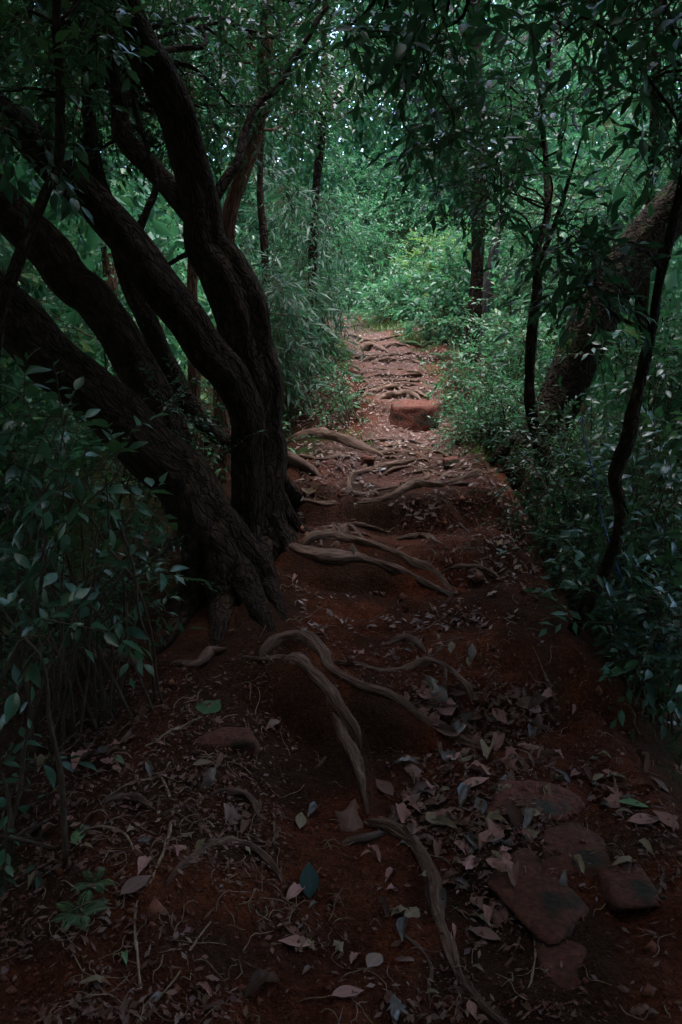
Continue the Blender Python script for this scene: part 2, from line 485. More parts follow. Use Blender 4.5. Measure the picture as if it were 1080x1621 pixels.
def soil_mat():
    m, nt, out = new_mat('red_soil')
    L = nt.links
    tc = nd(nt, 'ShaderNodeTexCoord')
    n1 = nd(nt, 'ShaderNodeTexNoise'); n1.inputs['Scale'].default_value = 3.2; n1.inputs['Detail'].default_value = 8; n1.inputs['Roughness'].default_value = .65
    n2 = nd(nt, 'ShaderNodeTexNoise'); n2.inputs['Scale'].default_value = 60; n2.inputs['Detail'].default_value = 6; n2.inputs['Roughness'].default_value = .7
    n3 = nd(nt, 'ShaderNodeTexVoronoi'); n3.inputs['Scale'].default_value = 130
    for n in (n1, n2, n3):
        L.new(tc.outputs['Object'], n.inputs['Vector'])
    r1 = ramp(nt, [(.25, (.036, .012, .006)), (.48, (.090, .026, .012)), (.62, (.145, .040, .017)), (.8, (.21, .072, .036))], n1.outputs[0])
    r2 = ramp(nt, [(.3, (.45, .45, .45)), (.7, (1.45, 1.4, 1.4))], n2.outputs[0])
    mx = nd(nt, 'ShaderNodeMix', data_type='RGBA', blend_type='MULTIPLY'); mx.inputs[0].default_value = 1; L.new(r1.outputs[0], mx.inputs[6]); L.new(r2.outputs[0], mx.inputs[7])
    cool_lit_a = nd(nt, 'ShaderNodeAttribute', attribute_name='dry')  # mask for the cool light painted into the far soil colour
    rd = ramp(nt, [(.3, (.07, .038, .031)), (.5, (.15, .092, .080)), (.75, (.26, .18, .165))], n2.outputs[0])  # greyer, paler soil tones standing in for cool light
    md = nd(nt, 'ShaderNodeMix', data_type='RGBA'); L.new(cool_lit_a.outputs['Fac'], md.inputs[0]); L.new(mx.outputs[2], md.inputs[6]); L.new(rd.outputs[0], md.inputs[7]); mx = md
    hum = nd(nt, 'ShaderNodeAttribute', attribute_name='humus')
    rh = ramp(nt, [(.3, (.014, .008, .005)), (.6, (.045, .022, .012)), (.8, (.075, .042, .026))], n2.outputs[0])
    m2 = nd(nt, 'ShaderNodeMix', data_type='RGBA'); L.new(hum.outputs['Fac'], m2.inputs[0]); L.new(mx.outputs[2], m2.inputs[6]); L.new(rh.outputs[0], m2.inputs[7])
    mo = nd(nt, 'ShaderNodeAttribute', attribute_name='moss')
    rm = ramp(nt, [(.3, (.012, .022, .006)), (.7, (.035, .06, .014))], n2.outputs[0])
    m3 = nd(nt, 'ShaderNodeMix', data_type='RGBA'); L.new(mo.outputs['Fac'], m3.inputs[0]); L.new(m2.outputs[2], m3.inputs[6]); L.new(rm.outputs[0], m3.inputs[7])
    hh = nd(nt, 'ShaderNodeMath', operation='MULTIPLY_ADD'); L.new(n3.outputs['Distance'], hh.inputs[0]); hh.inputs[1].default_value = -.35; L.new(n2.outputs[0], hh.inputs[2])
    bp = nd(nt, 'ShaderNodeBump'); bp.inputs['Strength'].default_value = 1.0; bp.inputs['Distance'].default_value = .03; L.new(hh.outputs[0], bp.inputs['Height'])
    b = nd(nt, 'ShaderNodeBsdfPrincipled'); L.new(m3.outputs[2], b.inputs['Base Color']); L.new(bp.outputs[0], b.inputs['Normal'])
    b.inputs['Roughness'].default_value = .95; b.inputs['Specular IOR Level'].default_value = .08
    L.new(b.outputs[0], out.inputs[0])
    return m

def stone_mat(name, base, moss, amt):
    m, nt, out = new_mat(name)
    L = nt.links
    tc = nd(nt, 'ShaderNodeTexCoord')
    n1 = nd(nt, 'ShaderNodeTexNoise'); n1.inputs['Scale'].default_value = 7; n1.inputs['Detail'].default_value = 8
    n2 = nd(nt, 'ShaderNodeTexNoise'); n2.inputs['Scale'].default_value = 55; n2.inputs['Detail'].default_value = 6
    L.new(tc.outputs['Object'], n1.inputs['Vector']); L.new(tc.outputs['Object'], n2.inputs['Vector'])
    r1 = ramp(nt, [(.3, tuple(.45 * c for c in base)), (.5, base), (.72, tuple(1.5 * c for c in base))], n2.outputs[0])
    mk = nd(nt, 'ShaderNodeMapRange'); L.new(n1.outputs[0], mk.inputs[0]); mk.inputs[1].default_value = .62 - amt; mk.inputs[2].default_value = .70 - amt
    mm = ramp(nt, [(.3, tuple(.4 * c for c in moss)), (.7, tuple(1.3 * c for c in moss))], n2.outputs[0])
    mx = nd(nt, 'ShaderNodeMix', data_type='RGBA'); L.new(mk.outputs[0], mx.inputs[0]); L.new(r1.outputs[0], mx.inputs[6]); L.new(mm.outputs[0], mx.inputs[7])
    bp = nd(nt, 'ShaderNodeBump'); bp.inputs['Strength'].default_value = .8; bp.inputs['Distance'].default_value = .01; L.new(n2.outputs[0], bp.inputs['Height'])
    b = nd(nt, 'ShaderNodeBsdfPrincipled'); L.new(mx.outputs[2], b.inputs['Base Color']); L.new(bp.outputs[0], b.inputs['Normal'])
    b.inputs['Roughness'].default_value = .85; b.inputs['Specular IOR Level'].default_value = .25
    L.new(b.outputs[0], out.inputs[0])
    return m

M = {}
M['soil'] = soil_mat()
M['bark'] = bark_mat('dark_bark', [(.25, (.009, .005, .003)), (.5, (.024, .014, .009)), (.75, (.062, .039, .027))], su=60, sv=15, bump=1.0, dist=.025, crack=.65)
M['bark_red'] = bark_mat('red_bark', [(.25, (.05, .022, .016)), (.5, (.16, .075, .052)), (.75, (.28, .15, .11))], su=60, sv=6, bump=.9, dist=.02, crack=.7)
M['bark_moss'] = bark_mat('mossy_bark', [(.25, (.012, .008, .005)), (.5, (.032, .022, .014)), (.75, (.065, .048, .032))], su=40, sv=18, bump=.9, dist=.025, moss=.15, crack=.6)
M['bark_grey'] = bark_mat('grey_bark', [(.25, (.03, .026, .022)), (.5, (.075, .062, .054)), (.75, (.15, .13, .115))], su=60, sv=9, bump=.7, dist=.012)
M['root'] = bark_mat('root_bark', [(.22, (.022, .011, .007)), (.45, (.078, .043, .029)), (.62, (.13, .077, .054)), (.8, (.23, .148, .108))], su=150, sv=14, bump=1.0, dist=.012, rough=.75, spec=.15)
M['root_dark'] = bark_mat('dark_root_bark', [(.25, (.03, .018, .012)), (.5, (.085, .05, .036)), (.75, (.16, .105, .08))], su=110, sv=9, bump=.7, dist=.010, rough=.68)
M['rootlet'] = bark_mat('rootlet_bark', [(.25, (.07, .045, .03)), (.5, (.18, .12, .08)), (.75, (.32, .24, .17))], su=300, sv=40, bump=.3, dist=.003, rough=.7)
M['twig'] = bark_mat('twig_bark', [(.25, (.02, .014, .01)), (.5, (.05, .035, .024)), (.75, (.10, .07, .05))], su=200, sv=30, bump=.3, dist=.003, rough=.75)
M['culm'] = bark_mat('bamboo_culm', [(.25, (.04, .04, .015)), (.5, (.10, .09, .04)), (.75, (.16, .14, .07))], su=200, sv=12, bump=.2, dist=.002, rough=.5)
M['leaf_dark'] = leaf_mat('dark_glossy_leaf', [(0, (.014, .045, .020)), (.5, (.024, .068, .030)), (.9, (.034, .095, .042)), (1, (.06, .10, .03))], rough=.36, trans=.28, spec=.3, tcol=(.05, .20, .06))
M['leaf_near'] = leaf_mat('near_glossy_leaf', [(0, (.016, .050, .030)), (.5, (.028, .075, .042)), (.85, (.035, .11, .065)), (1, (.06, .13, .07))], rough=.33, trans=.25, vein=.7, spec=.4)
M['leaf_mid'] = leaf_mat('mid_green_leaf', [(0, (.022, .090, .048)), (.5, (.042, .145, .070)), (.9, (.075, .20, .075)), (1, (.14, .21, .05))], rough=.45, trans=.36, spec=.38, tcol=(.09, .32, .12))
M['leaf_young'] = leaf_mat('yellow_green_leaf', [(0, (.045, .14, .06)), (.5, (.08, .19, .08)), (1, (.15, .23, .06))], rough=.48, trans=.42, spec=.25, tcol=(.16, .32, .06))
M['leaf_bamboo'] = leaf_mat('bamboo_leaf', [(0, (.012, .050, .030)), (.6, (.024, .080, .048)), (1, (.05, .11, .06))], rough=.5, trans=.34, spec=.25, tcol=(.07, .22, .09))
M['fern'] = leaf_mat('fern_leaf', [(0, (.025, .075, .025)), (1, (.06, .13, .035))], rough=.5, trans=.3)
M['grass'] = leaf_mat('grass_blade', [(0, (.05, .10, .025)), (.6, (.09, .15, .04)), (1, (.16, .18, .06))], rough=.5, trans=.35)
DEAD = [(0, (.06, .028, .018)), (.3, (.13, .063, .045)), (.6, (.20, .11, .082)), (.8, (.14, .09, .082)), (.93, (.26, .17, .135)), (1, (.09, .045, .027))]
M['dead'] = leaf_mat('dry_fallen_leaf', DEAD, rough=.7, spec=.2, trans=.08, tcol=(.25, .14, .06), dirt=.5, vein=.4)
M['litter'] = leaf_mat('leaf_litter', DEAD, rough=.8, spec=.12, trans=.05, tcol=(.25, .14, .06), dirt=.5)
M['litter_pale'] = leaf_mat('pale_leaf_litter', [(0, (.08, .045, .035)), (.4, (.19, .125, .108)), (.8, (.30, .22, .195)), (1, (.38, .30, .27))], rough=.75, spec=.15, trans=.05, tcol=(.25, .14, .06), dirt=.4)
M['dead_pink'] = leaf_mat('pink_brown_fallen_leaf', [(0, (.26, .125, .105)), (1, (.36, .19, .16))], rough=.7, spec=.2, trans=.08, tcol=(.3, .15, .08), dirt=.4, vein=.4)
M['dead_pale'] = leaf_mat('pale_fallen_leaf', [(0, (.18, .135, .08)), (1, (.25, .19, .12))], rough=.7, spec=.2, trans=.08, tcol=(.3, .3, .1), dirt=.5, vein=.4)
M['dead_green'] = leaf_mat('green_fallen_leaf', [(0, (.08, .16, .06)), (1, (.11, .20, .08))], rough=.5, trans=.1, dirt=.35, vein=.5)
M['teal'] = leaf_mat('dark_teal_leaf', [(0, (.016, .040, .036)), (1, (.02, .048, .042))], rough=.7, spec=.15, trans=.05, dirt=.4, vein=.5)
M['heart'] = leaf_mat('heart_leaf_green', [(0, (.04, .10, .035)), (1, (.05, .12, .04))], rough=.6, spec=.2, trans=.1, dirt=.35, vein=.5)
M['dead_blue'] = leaf_mat('bluish_dark_fallen_leaf', [(0, (.055, .042, .036)), (1, (.10, .080, .068))], rough=.4, trans=.05, dirt=.4, vein=.5)
M['dead_yellow'] = leaf_mat('yellow_leaf', [(0, (.45, .30, .05)), (1, (.5, .36, .06))], rough=.5, trans=.3, dirt=.3)
M['stone_red'] = stone_mat('red_mossy_stone', (.095, .030, .019), (.036, .036, .024), .08)
M['stone_moss'] = stone_mat('mossy_brown_stone', (.066, .021, .011), (.018, .014, .006), .06)
M['crumb'] = stone_mat('soil_crumb', (.13, .045, .025), (.05, .03, .02), .05)
M['rope'] = leaf_mat('blue_rope', [(0, (.02, .06, .22)), (1, (.03, .08, .28))], rough=.6, trans=0)

# ------------------------------------------------------------------ roots across the path
def root_path(spec, lift=.25):
    s = np.array(spec, float)
    p, ok = G(s[:, 0], s[:, 1])
    if s.shape[1] > 3:                                             # free of the ground: own distance
        p = at(s[:, 0], s[:, 1], s[:, 3]); lift = 0
    r = s[:, 2] * .86 / 2 / FPX * depth_of(p)
    n = gnormal(p[:, 0], p[:, 1])
    p = p + n * (r * lift)[:, None]
    q0 = p[0] + (p[0] - p[1]) / np.linalg.norm(p[0] - p[1]) * r[0] * 3; q1 = p[-1] + (p[-1] - p[-2]) / np.linalg.norm(p[-1] - p[-2]) * r[-1] * 3
    q0[2] = Hq(q0[0], q0[1]) - r[0] * 2.2; q1[2] = Hq(q1[0], q1[1]) - r[-1] * 2.2
    return np.column_stack([np.vstack([q0, p, q1]), np.concatenate([[r[0] * .8], r, [r[-1] * .8]])])
ROOTS = []
def root(label, *strands, mat='root', name='tree_root', seg=14, group=None, lump=.32, flute=.32, wob=.014, lift=.22, seed=None, side=None):
    sd = sum(ord(c) for c in label) % 97 if seed is None else seed
    rr = np.random.default_rng(sd + 900)
    ps = [root_path(q, lift) for q in strands]
    if side is None:
        side = 2 if (mat != 'rootlet' and len(strands[0]) > 4) else 0
    for k in range(side):                                          # thin side roots that fork off and dive into the soil
        p = ps[0]; i = int(rr.integers(1, len(p) - 1)); a = p[i]; r = a[3] * rr.uniform(.28, .5)
        t = p[min(i + 1, len(p) - 1), :2] - p[i - 1, :2]; th = math.atan2(t[1], t[0]) + rr.choice([-1, 1]) * rr.uniform(.5, 1.0)
        L = a[3] * rr.uniform(7, 14); n = 5; ths = th + np.cumsum(rr.normal(size=n) * .3)
        xy = a[:2] + np.vstack([[0, 0], np.cumsum(np.column_stack([np.cos(ths), np.sin(ths)]) * L / n, 0)])
        z = Hq(xy[:, 0], xy[:, 1]) + r * .4; z[0] = a[2]; z[-1] -= 2.5 * r
        ps.append(np.column_stack([xy, z, r * np.linspace(1, .45, n + 1)]))
    ROOTS.append((label, ps, sd, mat, name, seg, group, lump, flute, wob))

root('thick root arching over the lowest step and running down to the right',
     [(415, 1030, 18), (440, 1014, 24), (478, 1014, 32), (508, 1034, 32), (524, 1064, 27), (562, 1086, 25), (606, 1102, 28), (642, 1128, 24), (690, 1155, 20), (730, 1173, 16), (764, 1185, 12)],
     [(680, 1150, 14), (692, 1168, 12), (702, 1196, 8)], seg=18)
root('knobbly root dropping from the lowest step straight down, forked near its middle',
     [(448, 1050, 24, 3.14), (468, 1048, 32, 3.08), (494, 1074, 28, 2.99), (520, 1102, 26, 2.93), (545, 1135, 22, 2.87), (562, 1157, 17, 2.83), (570, 1182, 10, 2.79)],
     [(514, 1096, 18, 2.95), (528, 1130, 20, 2.88), (540, 1165, 22, 2.80), (556, 1196, 24, 2.70), (570, 1232, 16, 2.54), (581, 1272, 10, 2.40)], seg=18, wob=.006)
root('curved root lying along the second tread above the arching root', [(528, 1054, 9), (600, 1061, 14), (640, 1059, 18), (680, 1047, 22), (706, 1054, 17), (735, 1086, 12)])
root('short humped root in the middle of the tread below the wide root step', [(608, 1019, 8), (640, 1013, 14), (670, 1031, 7)], mat='root_dark')
root('wide twin-stranded root forming the edge of a step', [(490, 858, 16), (522, 858, 24), (562, 864, 28), (620, 880, 28), (662, 896, 25), (690, 913, 19), (714, 938, 12)],
     [(462, 868, 20), (486, 876, 32), (520, 884, 34), (560, 886, 22), (602, 897, 18), (650, 917, 17), (710, 944, 10)], seg=18, lift=.4)
root('short pale root on the tread behind the wide twin-stranded root', [(632, 853, 6), (670, 851, 13), (702, 864, 6)])
root('small gnarled root beside the forked tree at the step edge', [(515, 880, 7), (510, 850, 9), (530, 835, 9), (540, 815, 8), (533, 800, 7)])
root('knotty root stub standing beside the small gnarled root', [(535, 860, 12), (545, 838, 16), (560, 840, 10), (575, 856, 6)])
root('long thin root edging the step above the dark earth bank', [(488, 790, 9), (530, 798, 10), (570, 796, 12), (620, 787, 14), (655, 773, 19), (700, 771, 14), (750, 757, 15), (800, 744, 9)], lift=.5)
root('looping root curling round a hollow of the middle path',
     [(548, 777, 9), (556, 758, 12), (590, 744, 13), (630, 738, 14), (668, 730, 9)], [(575, 742, 8), (590, 727, 11), (625, 718, 12), (660, 722, 10), (690, 731, 6)],
     [(612, 750, 7), (645, 740, 11), (670, 746, 12), (672, 759, 10), (640, 766, 6)])
root('thick mossy root running in from the left to the middle path', [(468, 700, 14), (495, 698, 24), (530, 700, 22), (565, 710, 18), (600, 723, 9)], mat='root_dark', lift=.6)
root('curved root at the right end of the middle path', [(690, 765, 5), (712, 748, 9), (735, 742, 9), (752, 735, 5)])
root('straight pale root lying across the path behind the forked tree', [(262, 682, 22), (310, 692, 24), (360, 708, 22), (410, 722, 20), (455, 735, 20), (498, 752, 12)], mat='root_dark', lift=1.2)
root('bulging root arch right behind the red boulder', [(590, 643, 8), (606, 630, 12), (635, 626, 14), (658, 632, 11), (672, 643, 6)], mat='root_dark')
root('second root arch behind the red boulder', [(568, 632, 6), (590, 620, 9), (625, 614, 10), (655, 622, 8), (690, 636, 5)])
root('nearly straight root crossing the far path', [(572, 604, 5), (610, 602, 8), (650, 604, 8), (680, 606, 5)])
root('bowed root at the back of the far path, one of a pair', [(572, 588, 5), (590, 576, 8), (620, 570, 9), (655, 573, 8), (672, 580, 5)])
root('lower bowed root at the back of the far path, one of a pair', [(590, 584, 5), (620, 586, 7), (650, 590, 7), (668, 596, 5)])
root('dark lump of root near the top of the path', [(568, 556, 9), (582, 549, 14), (600, 552, 12), (612, 558, 6)], mat='root_dark')
root('thin root near the very top of the path', [(556, 532, 4), (585, 540, 6), (610, 537, 6), (630, 532, 4)])
root('slanting root at the top left of the path', [(545, 528, 4), (560, 545, 5), (580, 538, 5), (602, 548, 4)])
root('arched root bowing up from the near ground at left', [(268, 1394, 9), (300, 1362, 14), (338, 1338, 18), (378, 1337, 18), (414, 1362, 16), (449, 1398, 7)], lift=.5)
root('wavy root above the arched root at left', [(340, 1258, 9), (375, 1262, 14), (395, 1275, 17), (408, 1292, 16), (432, 1302, 13), (464, 1324, 7)])
root('dark root hump in the litter at left', [(165, 1272, 8), (195, 1260, 14), (225, 1263, 14), (246, 1284, 7)], mat='root_dark')
root('small root hoop beside the dark root hump', [(258, 1290, 5), (285, 1280, 10), (304, 1288, 9), (318, 1318, 5)], mat='root_dark')
root('long snaking root running down the foreground to the bottom edge',
     [(583, 1300, 12), (615, 1308, 21), (648, 1332, 22), (670, 1362, 22), (690, 1398, 26), (692, 1450, 26), (705, 1502, 24), (726, 1552, 20), (760, 1592, 19), (800, 1634, 20)],
     [(616, 1312, 14), (624, 1294, 13), (620, 1278, 7)], seg=18)
root('short stub of root left of the snaking root', [(550, 1334, 12), (572, 1330, 20), (594, 1322, 14)], mat='root_dark')
root('short thick root piece in front of the mossy stones', [(830, 1424, 16), (850, 1444, 23), (876, 1466, 14)], mat='root_dark')
root('thin bent root beside the short thick root piece', [(785, 1432, 6), (812, 1436, 9), (816, 1475, 8), (800, 1528, 5)])
root('dark root lying across the ground under the left shrub', [(98, 1044, 16), (140, 1040, 24), (185, 1042, 24), (220, 1052, 12)], mat='root_dark', lift=.5)
root('curled root end near the green heart-shaped leaf', [(280, 1050, 10), (315, 1048, 17), (336, 1032, 18), (357, 1030, 9)], mat='root_dark')
root('root slanting up the littered ground at left', [(175, 1190, 8), (205, 1165, 11), (222, 1135, 10), (230, 1122, 5)], mat='root_dark')
root('thin root at the lower right border', [(975, 1440, 5), (1010, 1435, 7), (1042, 1418, 7), (1050, 1385, 5)], mat='root_dark')
root('long thin rootlet trailing down the left foreground', [(252, 1226, 3), (268, 1258, 5), (272, 1300, 6), (264, 1342, 6), (242, 1390, 5), (216, 1440, 5), (220, 1520, 5), (230, 1605, 4)], mat='rootlet', seg=8, wob=.004)
root('thin rootlet trailing beside the bottom left', [(332, 1462, 3), (305, 1500, 4), (284, 1540, 4), (255, 1580, 4), (232, 1610, 3)], mat='rootlet', seg=8, wob=.004)
root('thin rootlet with a kink above the long rootlet', [(170, 1262, 3), (210, 1240, 4), (255, 1228, 4), (268, 1208, 3)], mat='rootlet', seg=8, wob=.004)
root('thin rootlet hanging down beside the mossy stones', [(845, 1475, 3), (850, 1510, 4), (838, 1560, 4), (815, 1580, 3)], mat='rootlet', seg=8, wob=.004)

root('thin root just behind the second root arch', [(578, 612, 4), (606, 608, 6), (640, 609, 6), (672, 614, 4)])
root('root close in front of the nearly straight root', [(566, 618, 5), (596, 611, 7), (628, 612, 6), (650, 608, 4)], mat='root_dark')
root('fine root between the straight root and the bowed pair', [(584, 597, 4), (612, 593, 6), (640, 596, 6), (676, 592, 4)])
root('upper fine root just behind the bowed pair', [(568, 577, 4), (590, 566, 6), (622, 562, 6), (650, 566, 4)], mat='root_dark')
root('small root at the right rim behind the bowed pair', [(625, 566, 4), (648, 560, 6), (666, 566, 4)])
root('slim root in front of the dark root lump', [(556, 566, 4), (580, 562, 6), (608, 564, 5), (630, 558, 3)])
root('root right of the dark root lump', [(604, 549, 4), (624, 545, 6), (646, 549, 4)])
root('topmost root step at the bend of the path', [(548, 519, 3), (566, 516, 5), (590, 519, 5), (606, 516, 3)], mat='root_dark')
root('thin root crossing just in front of the red boulder', [(575, 700, 5), (612, 697, 7), (650, 700, 6), (690, 704, 4)], mat='root_dark')
root('forked thin root on the right half of the middle path', [(640, 752, 5), (684, 748, 8), (716, 756, 7), (748, 748, 4)])
root('thin root below the looping root, parallel to the step edge', [(520, 778, 5), (556, 783, 7), (600, 778, 7), (640, 771, 4)])
root('ledge root under the thick mossy root at the left of the middle path', [(470, 722, 8), (505, 728, 12), (540, 724, 11), (572, 731, 6)], mat='root_dark')
root('short root bridging the hollow behind the looping root', [(598, 712, 5), (625, 708, 8), (660, 711, 8), (700, 718, 5)])
root('buried root along the foot of the step under the long thin root', [(520, 838, 5), (560, 832, 9), (600, 838, 8), (632, 846, 4)], mat='root_dark')
root('dangling root on the dark earth bank right of the step', [(700, 790, 5), (716, 806, 7), (724, 828, 6), (742, 845, 4)], mat='root_dark')
root('crossing root low on the right end of the lower treads', [(700, 905, 5), (730, 898, 8), (765, 904, 7), (790, 918, 4)], mat='root_dark')
root('slender root beside the bottom of the snaking root', [(640, 1480, 4), (668, 1500, 6), (690, 1540, 6), (682, 1590, 4)], mat='root_dark')
root('slender rootlet below the wavy root', [(330, 1300, 3), (362, 1312, 5), (398, 1318, 5), (420, 1335, 3)], mat='rootlet', seg=8)
root('forked rootlet in the dark left foreground', [(120, 1330, 3), (152, 1312, 5), (190, 1320, 5), (214, 1350, 3)], mat='rootlet', seg=8)
root('rootlet running toward the heart-shaped leaf', [(232, 1180, 3), (262, 1160, 5), (290, 1150, 5), (318, 1136, 3)], mat='rootlet', seg=8)
root('low root along the left half of the second tread', [(388, 1040, 5), (425, 1044, 8), (455, 1040, 7), (500, 1060, 4)], mat='root_dark')

# ------------------------------------------------------------------ ground
def axis(fine_lo, fine_hi, step_fn, out_lo, out_hi):
    v = [fine_lo]
    while v[-1] < fine_hi:
        v.append(v[-1] + step_fn(v[-1]))
    hi = [v[-1]]; st = step_fn(v[-1])
    while hi[-1] < out_hi:
        st *= 1.18; hi.append(hi[-1] + st)
    lo = [v[0]]; st = step_fn(v[0])
    while lo[-1] > out_lo:
        st *= 1.18; lo.append(lo[-1] - st)
    return np.array(lo[:0:-1] + v + hi[1:])
gx = axis(-1.9, 2.0, lambda a: .016 if -1.2 < a < 1.5 else .03, -180, 180)
gy = axis(1.2, 17.0, lambda a: .009 + .0038 * (a - 1.2), -180, 200)
XX, YY = np.meshgrid(gx, gy)
ZZ = H(XX, YY)
for rt in ROOTS:                                                   # soil banked up against the roots
    for p in rt[1]:
        if p[:, 3].mean() < .006 or p[:, 1].mean() > 6.5:
            continue
        q, _ = spline(p, .02)
        for x_, y_, z_, r_ in q[::2]:
            R_ = 3.2 * r_
            i0, i1 = np.searchsorted(gy, [y_ - R_, y_ + R_]); j0, j1 = np.searchsorted(gx, [x_ - R_, x_ + R_])
            d2 = (XX[i0:i1, j0:j1] - x_) ** 2 + (YY[i0:i1, j0:j1] - y_) ** 2
            cap = z_ + r_ * .25 - np.maximum(np.sqrt(d2) - r_ * .7, 0) * .8
            pz = ZZ[i0:i1, j0:j1]
            ZZ[i0:i1, j0:j1] = np.where(cap > pz, pz + (cap - pz) * .75, pz)
xl_ = np.interp(YY, EDGE[:, 0], EDGE[:, 1]); xr_ = np.interp(YY, EDGE[:, 0], EDGE[:, 2])
out_d = np.maximum(np.maximum(XX - xr_, xl_ - XX), -1)
nz = noise2(XX * 2.2, YY * 2.2, 31) * .5 + noise2(XX * 7, YY * 7, 32) * .3
humus = np.maximum(sstep(-.25, .35, out_d + nz * .28) * .85, sstep(.4, 1.2, out_d))
humus = np.maximum(humus, .85 * sstep(-.2, .34, nz) * (1 - .5 * sstep(5.5, 7.5, YY)))
gxs = np.gradient(ZZ, axis=0) / np.maximum(np.gradient(YY, axis=0), 1e-4)
mossm = sstep(.05, .45, nz + .25 * (1 - np.abs(np.clip(out_d, -.3, .7) - .12) / .35)) * sstep(5.2, 6.2, YY) * (out_d > -.12)
mossm = np.maximum(mossm, .8 * sstep(.2, .5, nz) * (out_d > .15) * (YY < 5.2))
mossm = np.maximum(mossm, sstep(1.2, 3.0, out_d) * .9)
humus = np.maximum(humus, sstep(18, 20, YY)); mossm = np.maximum(mossm, sstep(18, 20, YY) * .9)
dry = sstep(.1, -.25, out_d) * sstep(3.8, 6.2, YY) * np.clip(.75 + .5 * nz, 0, .95)  # painted cool light: tread turns greyer and paler with distance
m_, k_ = ZZ.shape
ii = np.arange(m_ - 1)[:, None] * k_ + np.arange(k_ - 1)[None]
gq = np.stack([ii, ii + 1, ii + k_ + 1, ii + k_], -1).reshape(-1, 4)
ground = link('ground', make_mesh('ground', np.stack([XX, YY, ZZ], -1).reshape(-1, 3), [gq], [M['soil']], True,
                                  colattr={'humus': humus.ravel(), 'moss': mossm.ravel(), 'dry': dry.ravel()}))  # last attribute carries the painted cool light of the far tread
tag(ground, 'red earth ridge path with worn steps climbing into the forest', kind='structure')

# ------------------------------------------------------------------ trees with trunks given in photograph pixels (x, y, distance, width)
def trunk_pts(spec):
    s = np.array(spec, float)
    p = at(s[:, 0], s[:, 1], s[:, 2])
    r = s[:, 3] * .86 / 2 / FPX * depth_of(p)
    return np.column_stack([p, r])

def trunk_part(name, spec, mat, parent, origin, seg=26, step=.03, lump=.10, flute=.12, seed=1.0, ff=2.0, burl=.08, pts=None, wob=.0):
    b = Bag()
    tube(b, trunk_pts(spec) if pts is None else pts, seg=seg, step=step, lump=lump, flute=flute, seed=seed, ff=ff, burl=burl, wob=wob)
    return b.build(name, mat, parent, origin)

def twig_leaves(rg, C, R, n, tl, nl, L, W, out=.7, up=.25, droop=.25, spread=.9, squash=.8):
    """twigs in balls C (k,3) radius R (k,): returns twig polylines and leaf base/direction/normal/size arrays"""
    k = len(C)
    idx = np.repeat(np.arange(k), n)
    u = nrm(rg.normal(size=(len(idx), 3)))
    rad = rg.random(len(idx)) ** .45
    off = u * rad[:, None] * R[idx][:, None]; off[:, 2] *= squash
    P0 = C[idx] + off
    d = nrm(u * out + rg.normal(size=u.shape) * .55 + np.array([0, 0, up]))
    tlen = tl * rg.uniform(.6, 1.3, len(idx))
    t = (np.arange(nl) + .6) / nl
    tt = t[None, :, None]
    g = np.array([0, 0, -1.0])
    pts = P0[:, None, :] + d[:, None, :] * tlen[:, None, None] * tt + g * (droop * tlen)[:, None, None] * tt ** 2
    side = nrm(np.cross(d, np.array([0, 0, 1.0]) + rg.normal(size=d.shape) * .35))
    sgn = np.where(np.arange(nl) % 2 == 0, 1.0, -1.0)[None, :, None]
    D = d[:, None, :] * (.55 + .5 * tt) + side[:, None, :] * sgn * spread * (1.1 - .6 * tt) + g * droop * .9 + rg.normal(size=pts.shape) * .22
    D = nrm(D.reshape(-1, 3))
    N = np.array([0, 0, 1.0]) + rg.normal(size=D.shape) * .45
    N = nrm(N - D * np.sum(N * D, 1, keepdims=True))
    P = pts.reshape(-1, 3)
    LL = L * rg.uniform(.45, 1.25, len(P)); WW = W * LL / L * rg.uniform(.85, 1.15, len(P))
    return P0, d, tlen, droop, P, D, N, LL, WW

def twig_mesh(bag, P0, d, tlen, droop, r=.0022):
    """three-sided thin stalks, two segments each"""
    n = len(P0)
    g = np.array([0, 0, -1.0])
    rows = [P0 - d * .06, P0 + d * tlen[:, None] * .5 + g * (droop * tlen * .25)[:, None], P0 + d * tlen[:, None] + g * (droop * tlen)[:, None]]
    a = nrm(np.cross(d, np.array([.31, .2, .93]))); b = np.cross(d, a)
    V = []
    for q, f in zip(rows, (1.5, 1, .4)):
        for k in range(3):
            th = k * 2.0944
            V.append(q + (a * math.cos(th) + b * math.sin(th)) * r * f)
    V = np.stack(V, 1)
    F = []
    base = np.arange(n)[:, None] * 9
    for row in (0, 3):
        for k in range(3):
            F.append(base + np.array([row + k, row + (k + 1) % 3, row + 3 + (k + 1) % 3, row + 3 + k]))
    bag.add(V.reshape(-1, 3), [np.concatenate(F)])

LEAF = {}
LEAF['oval'] = [leaf_shape('leaf_oval', M['leaf_near'], .20, .45, c, f, seed=i, tip=1.15, wave=.2) for i, (c, f) in enumerate([(.10, .25), (.2, .15), (.28, .32)])]
LEAF['long'] = [leaf_shape('leaf_long', M['leaf_dark'], .165, .48, c, f, seed=i, tip=1.2, wave=.2) for i, (c, f) in enumerate([(.12, .25), (.25, .15), (.35, .32)])]
LEAF['mid'] = [leaf_shape('leaf_mid', M['leaf_mid'], .17, .45, c, f, seed=i, tip=1.2, wave=.2) for i, (c, f) in enumerate([(.10, .25), (.2, .15)])]
LEAF['dark'] = [leaf_shape('leaf_dark', M['leaf_dark'], .19, .45, c, f, seed=i, tip=1.2, wave=.2) for i, (c, f) in enumerate([(.10, .25), (.2, .15)])]
LEAF['bamboo'] = [leaf_shape('leaf_bamboo', M['leaf_bamboo'], .07, .3, c, f, seed=i, tip=1.0) for i, (c, f) in enumerate([(.10, .25), (.25, .15)])]
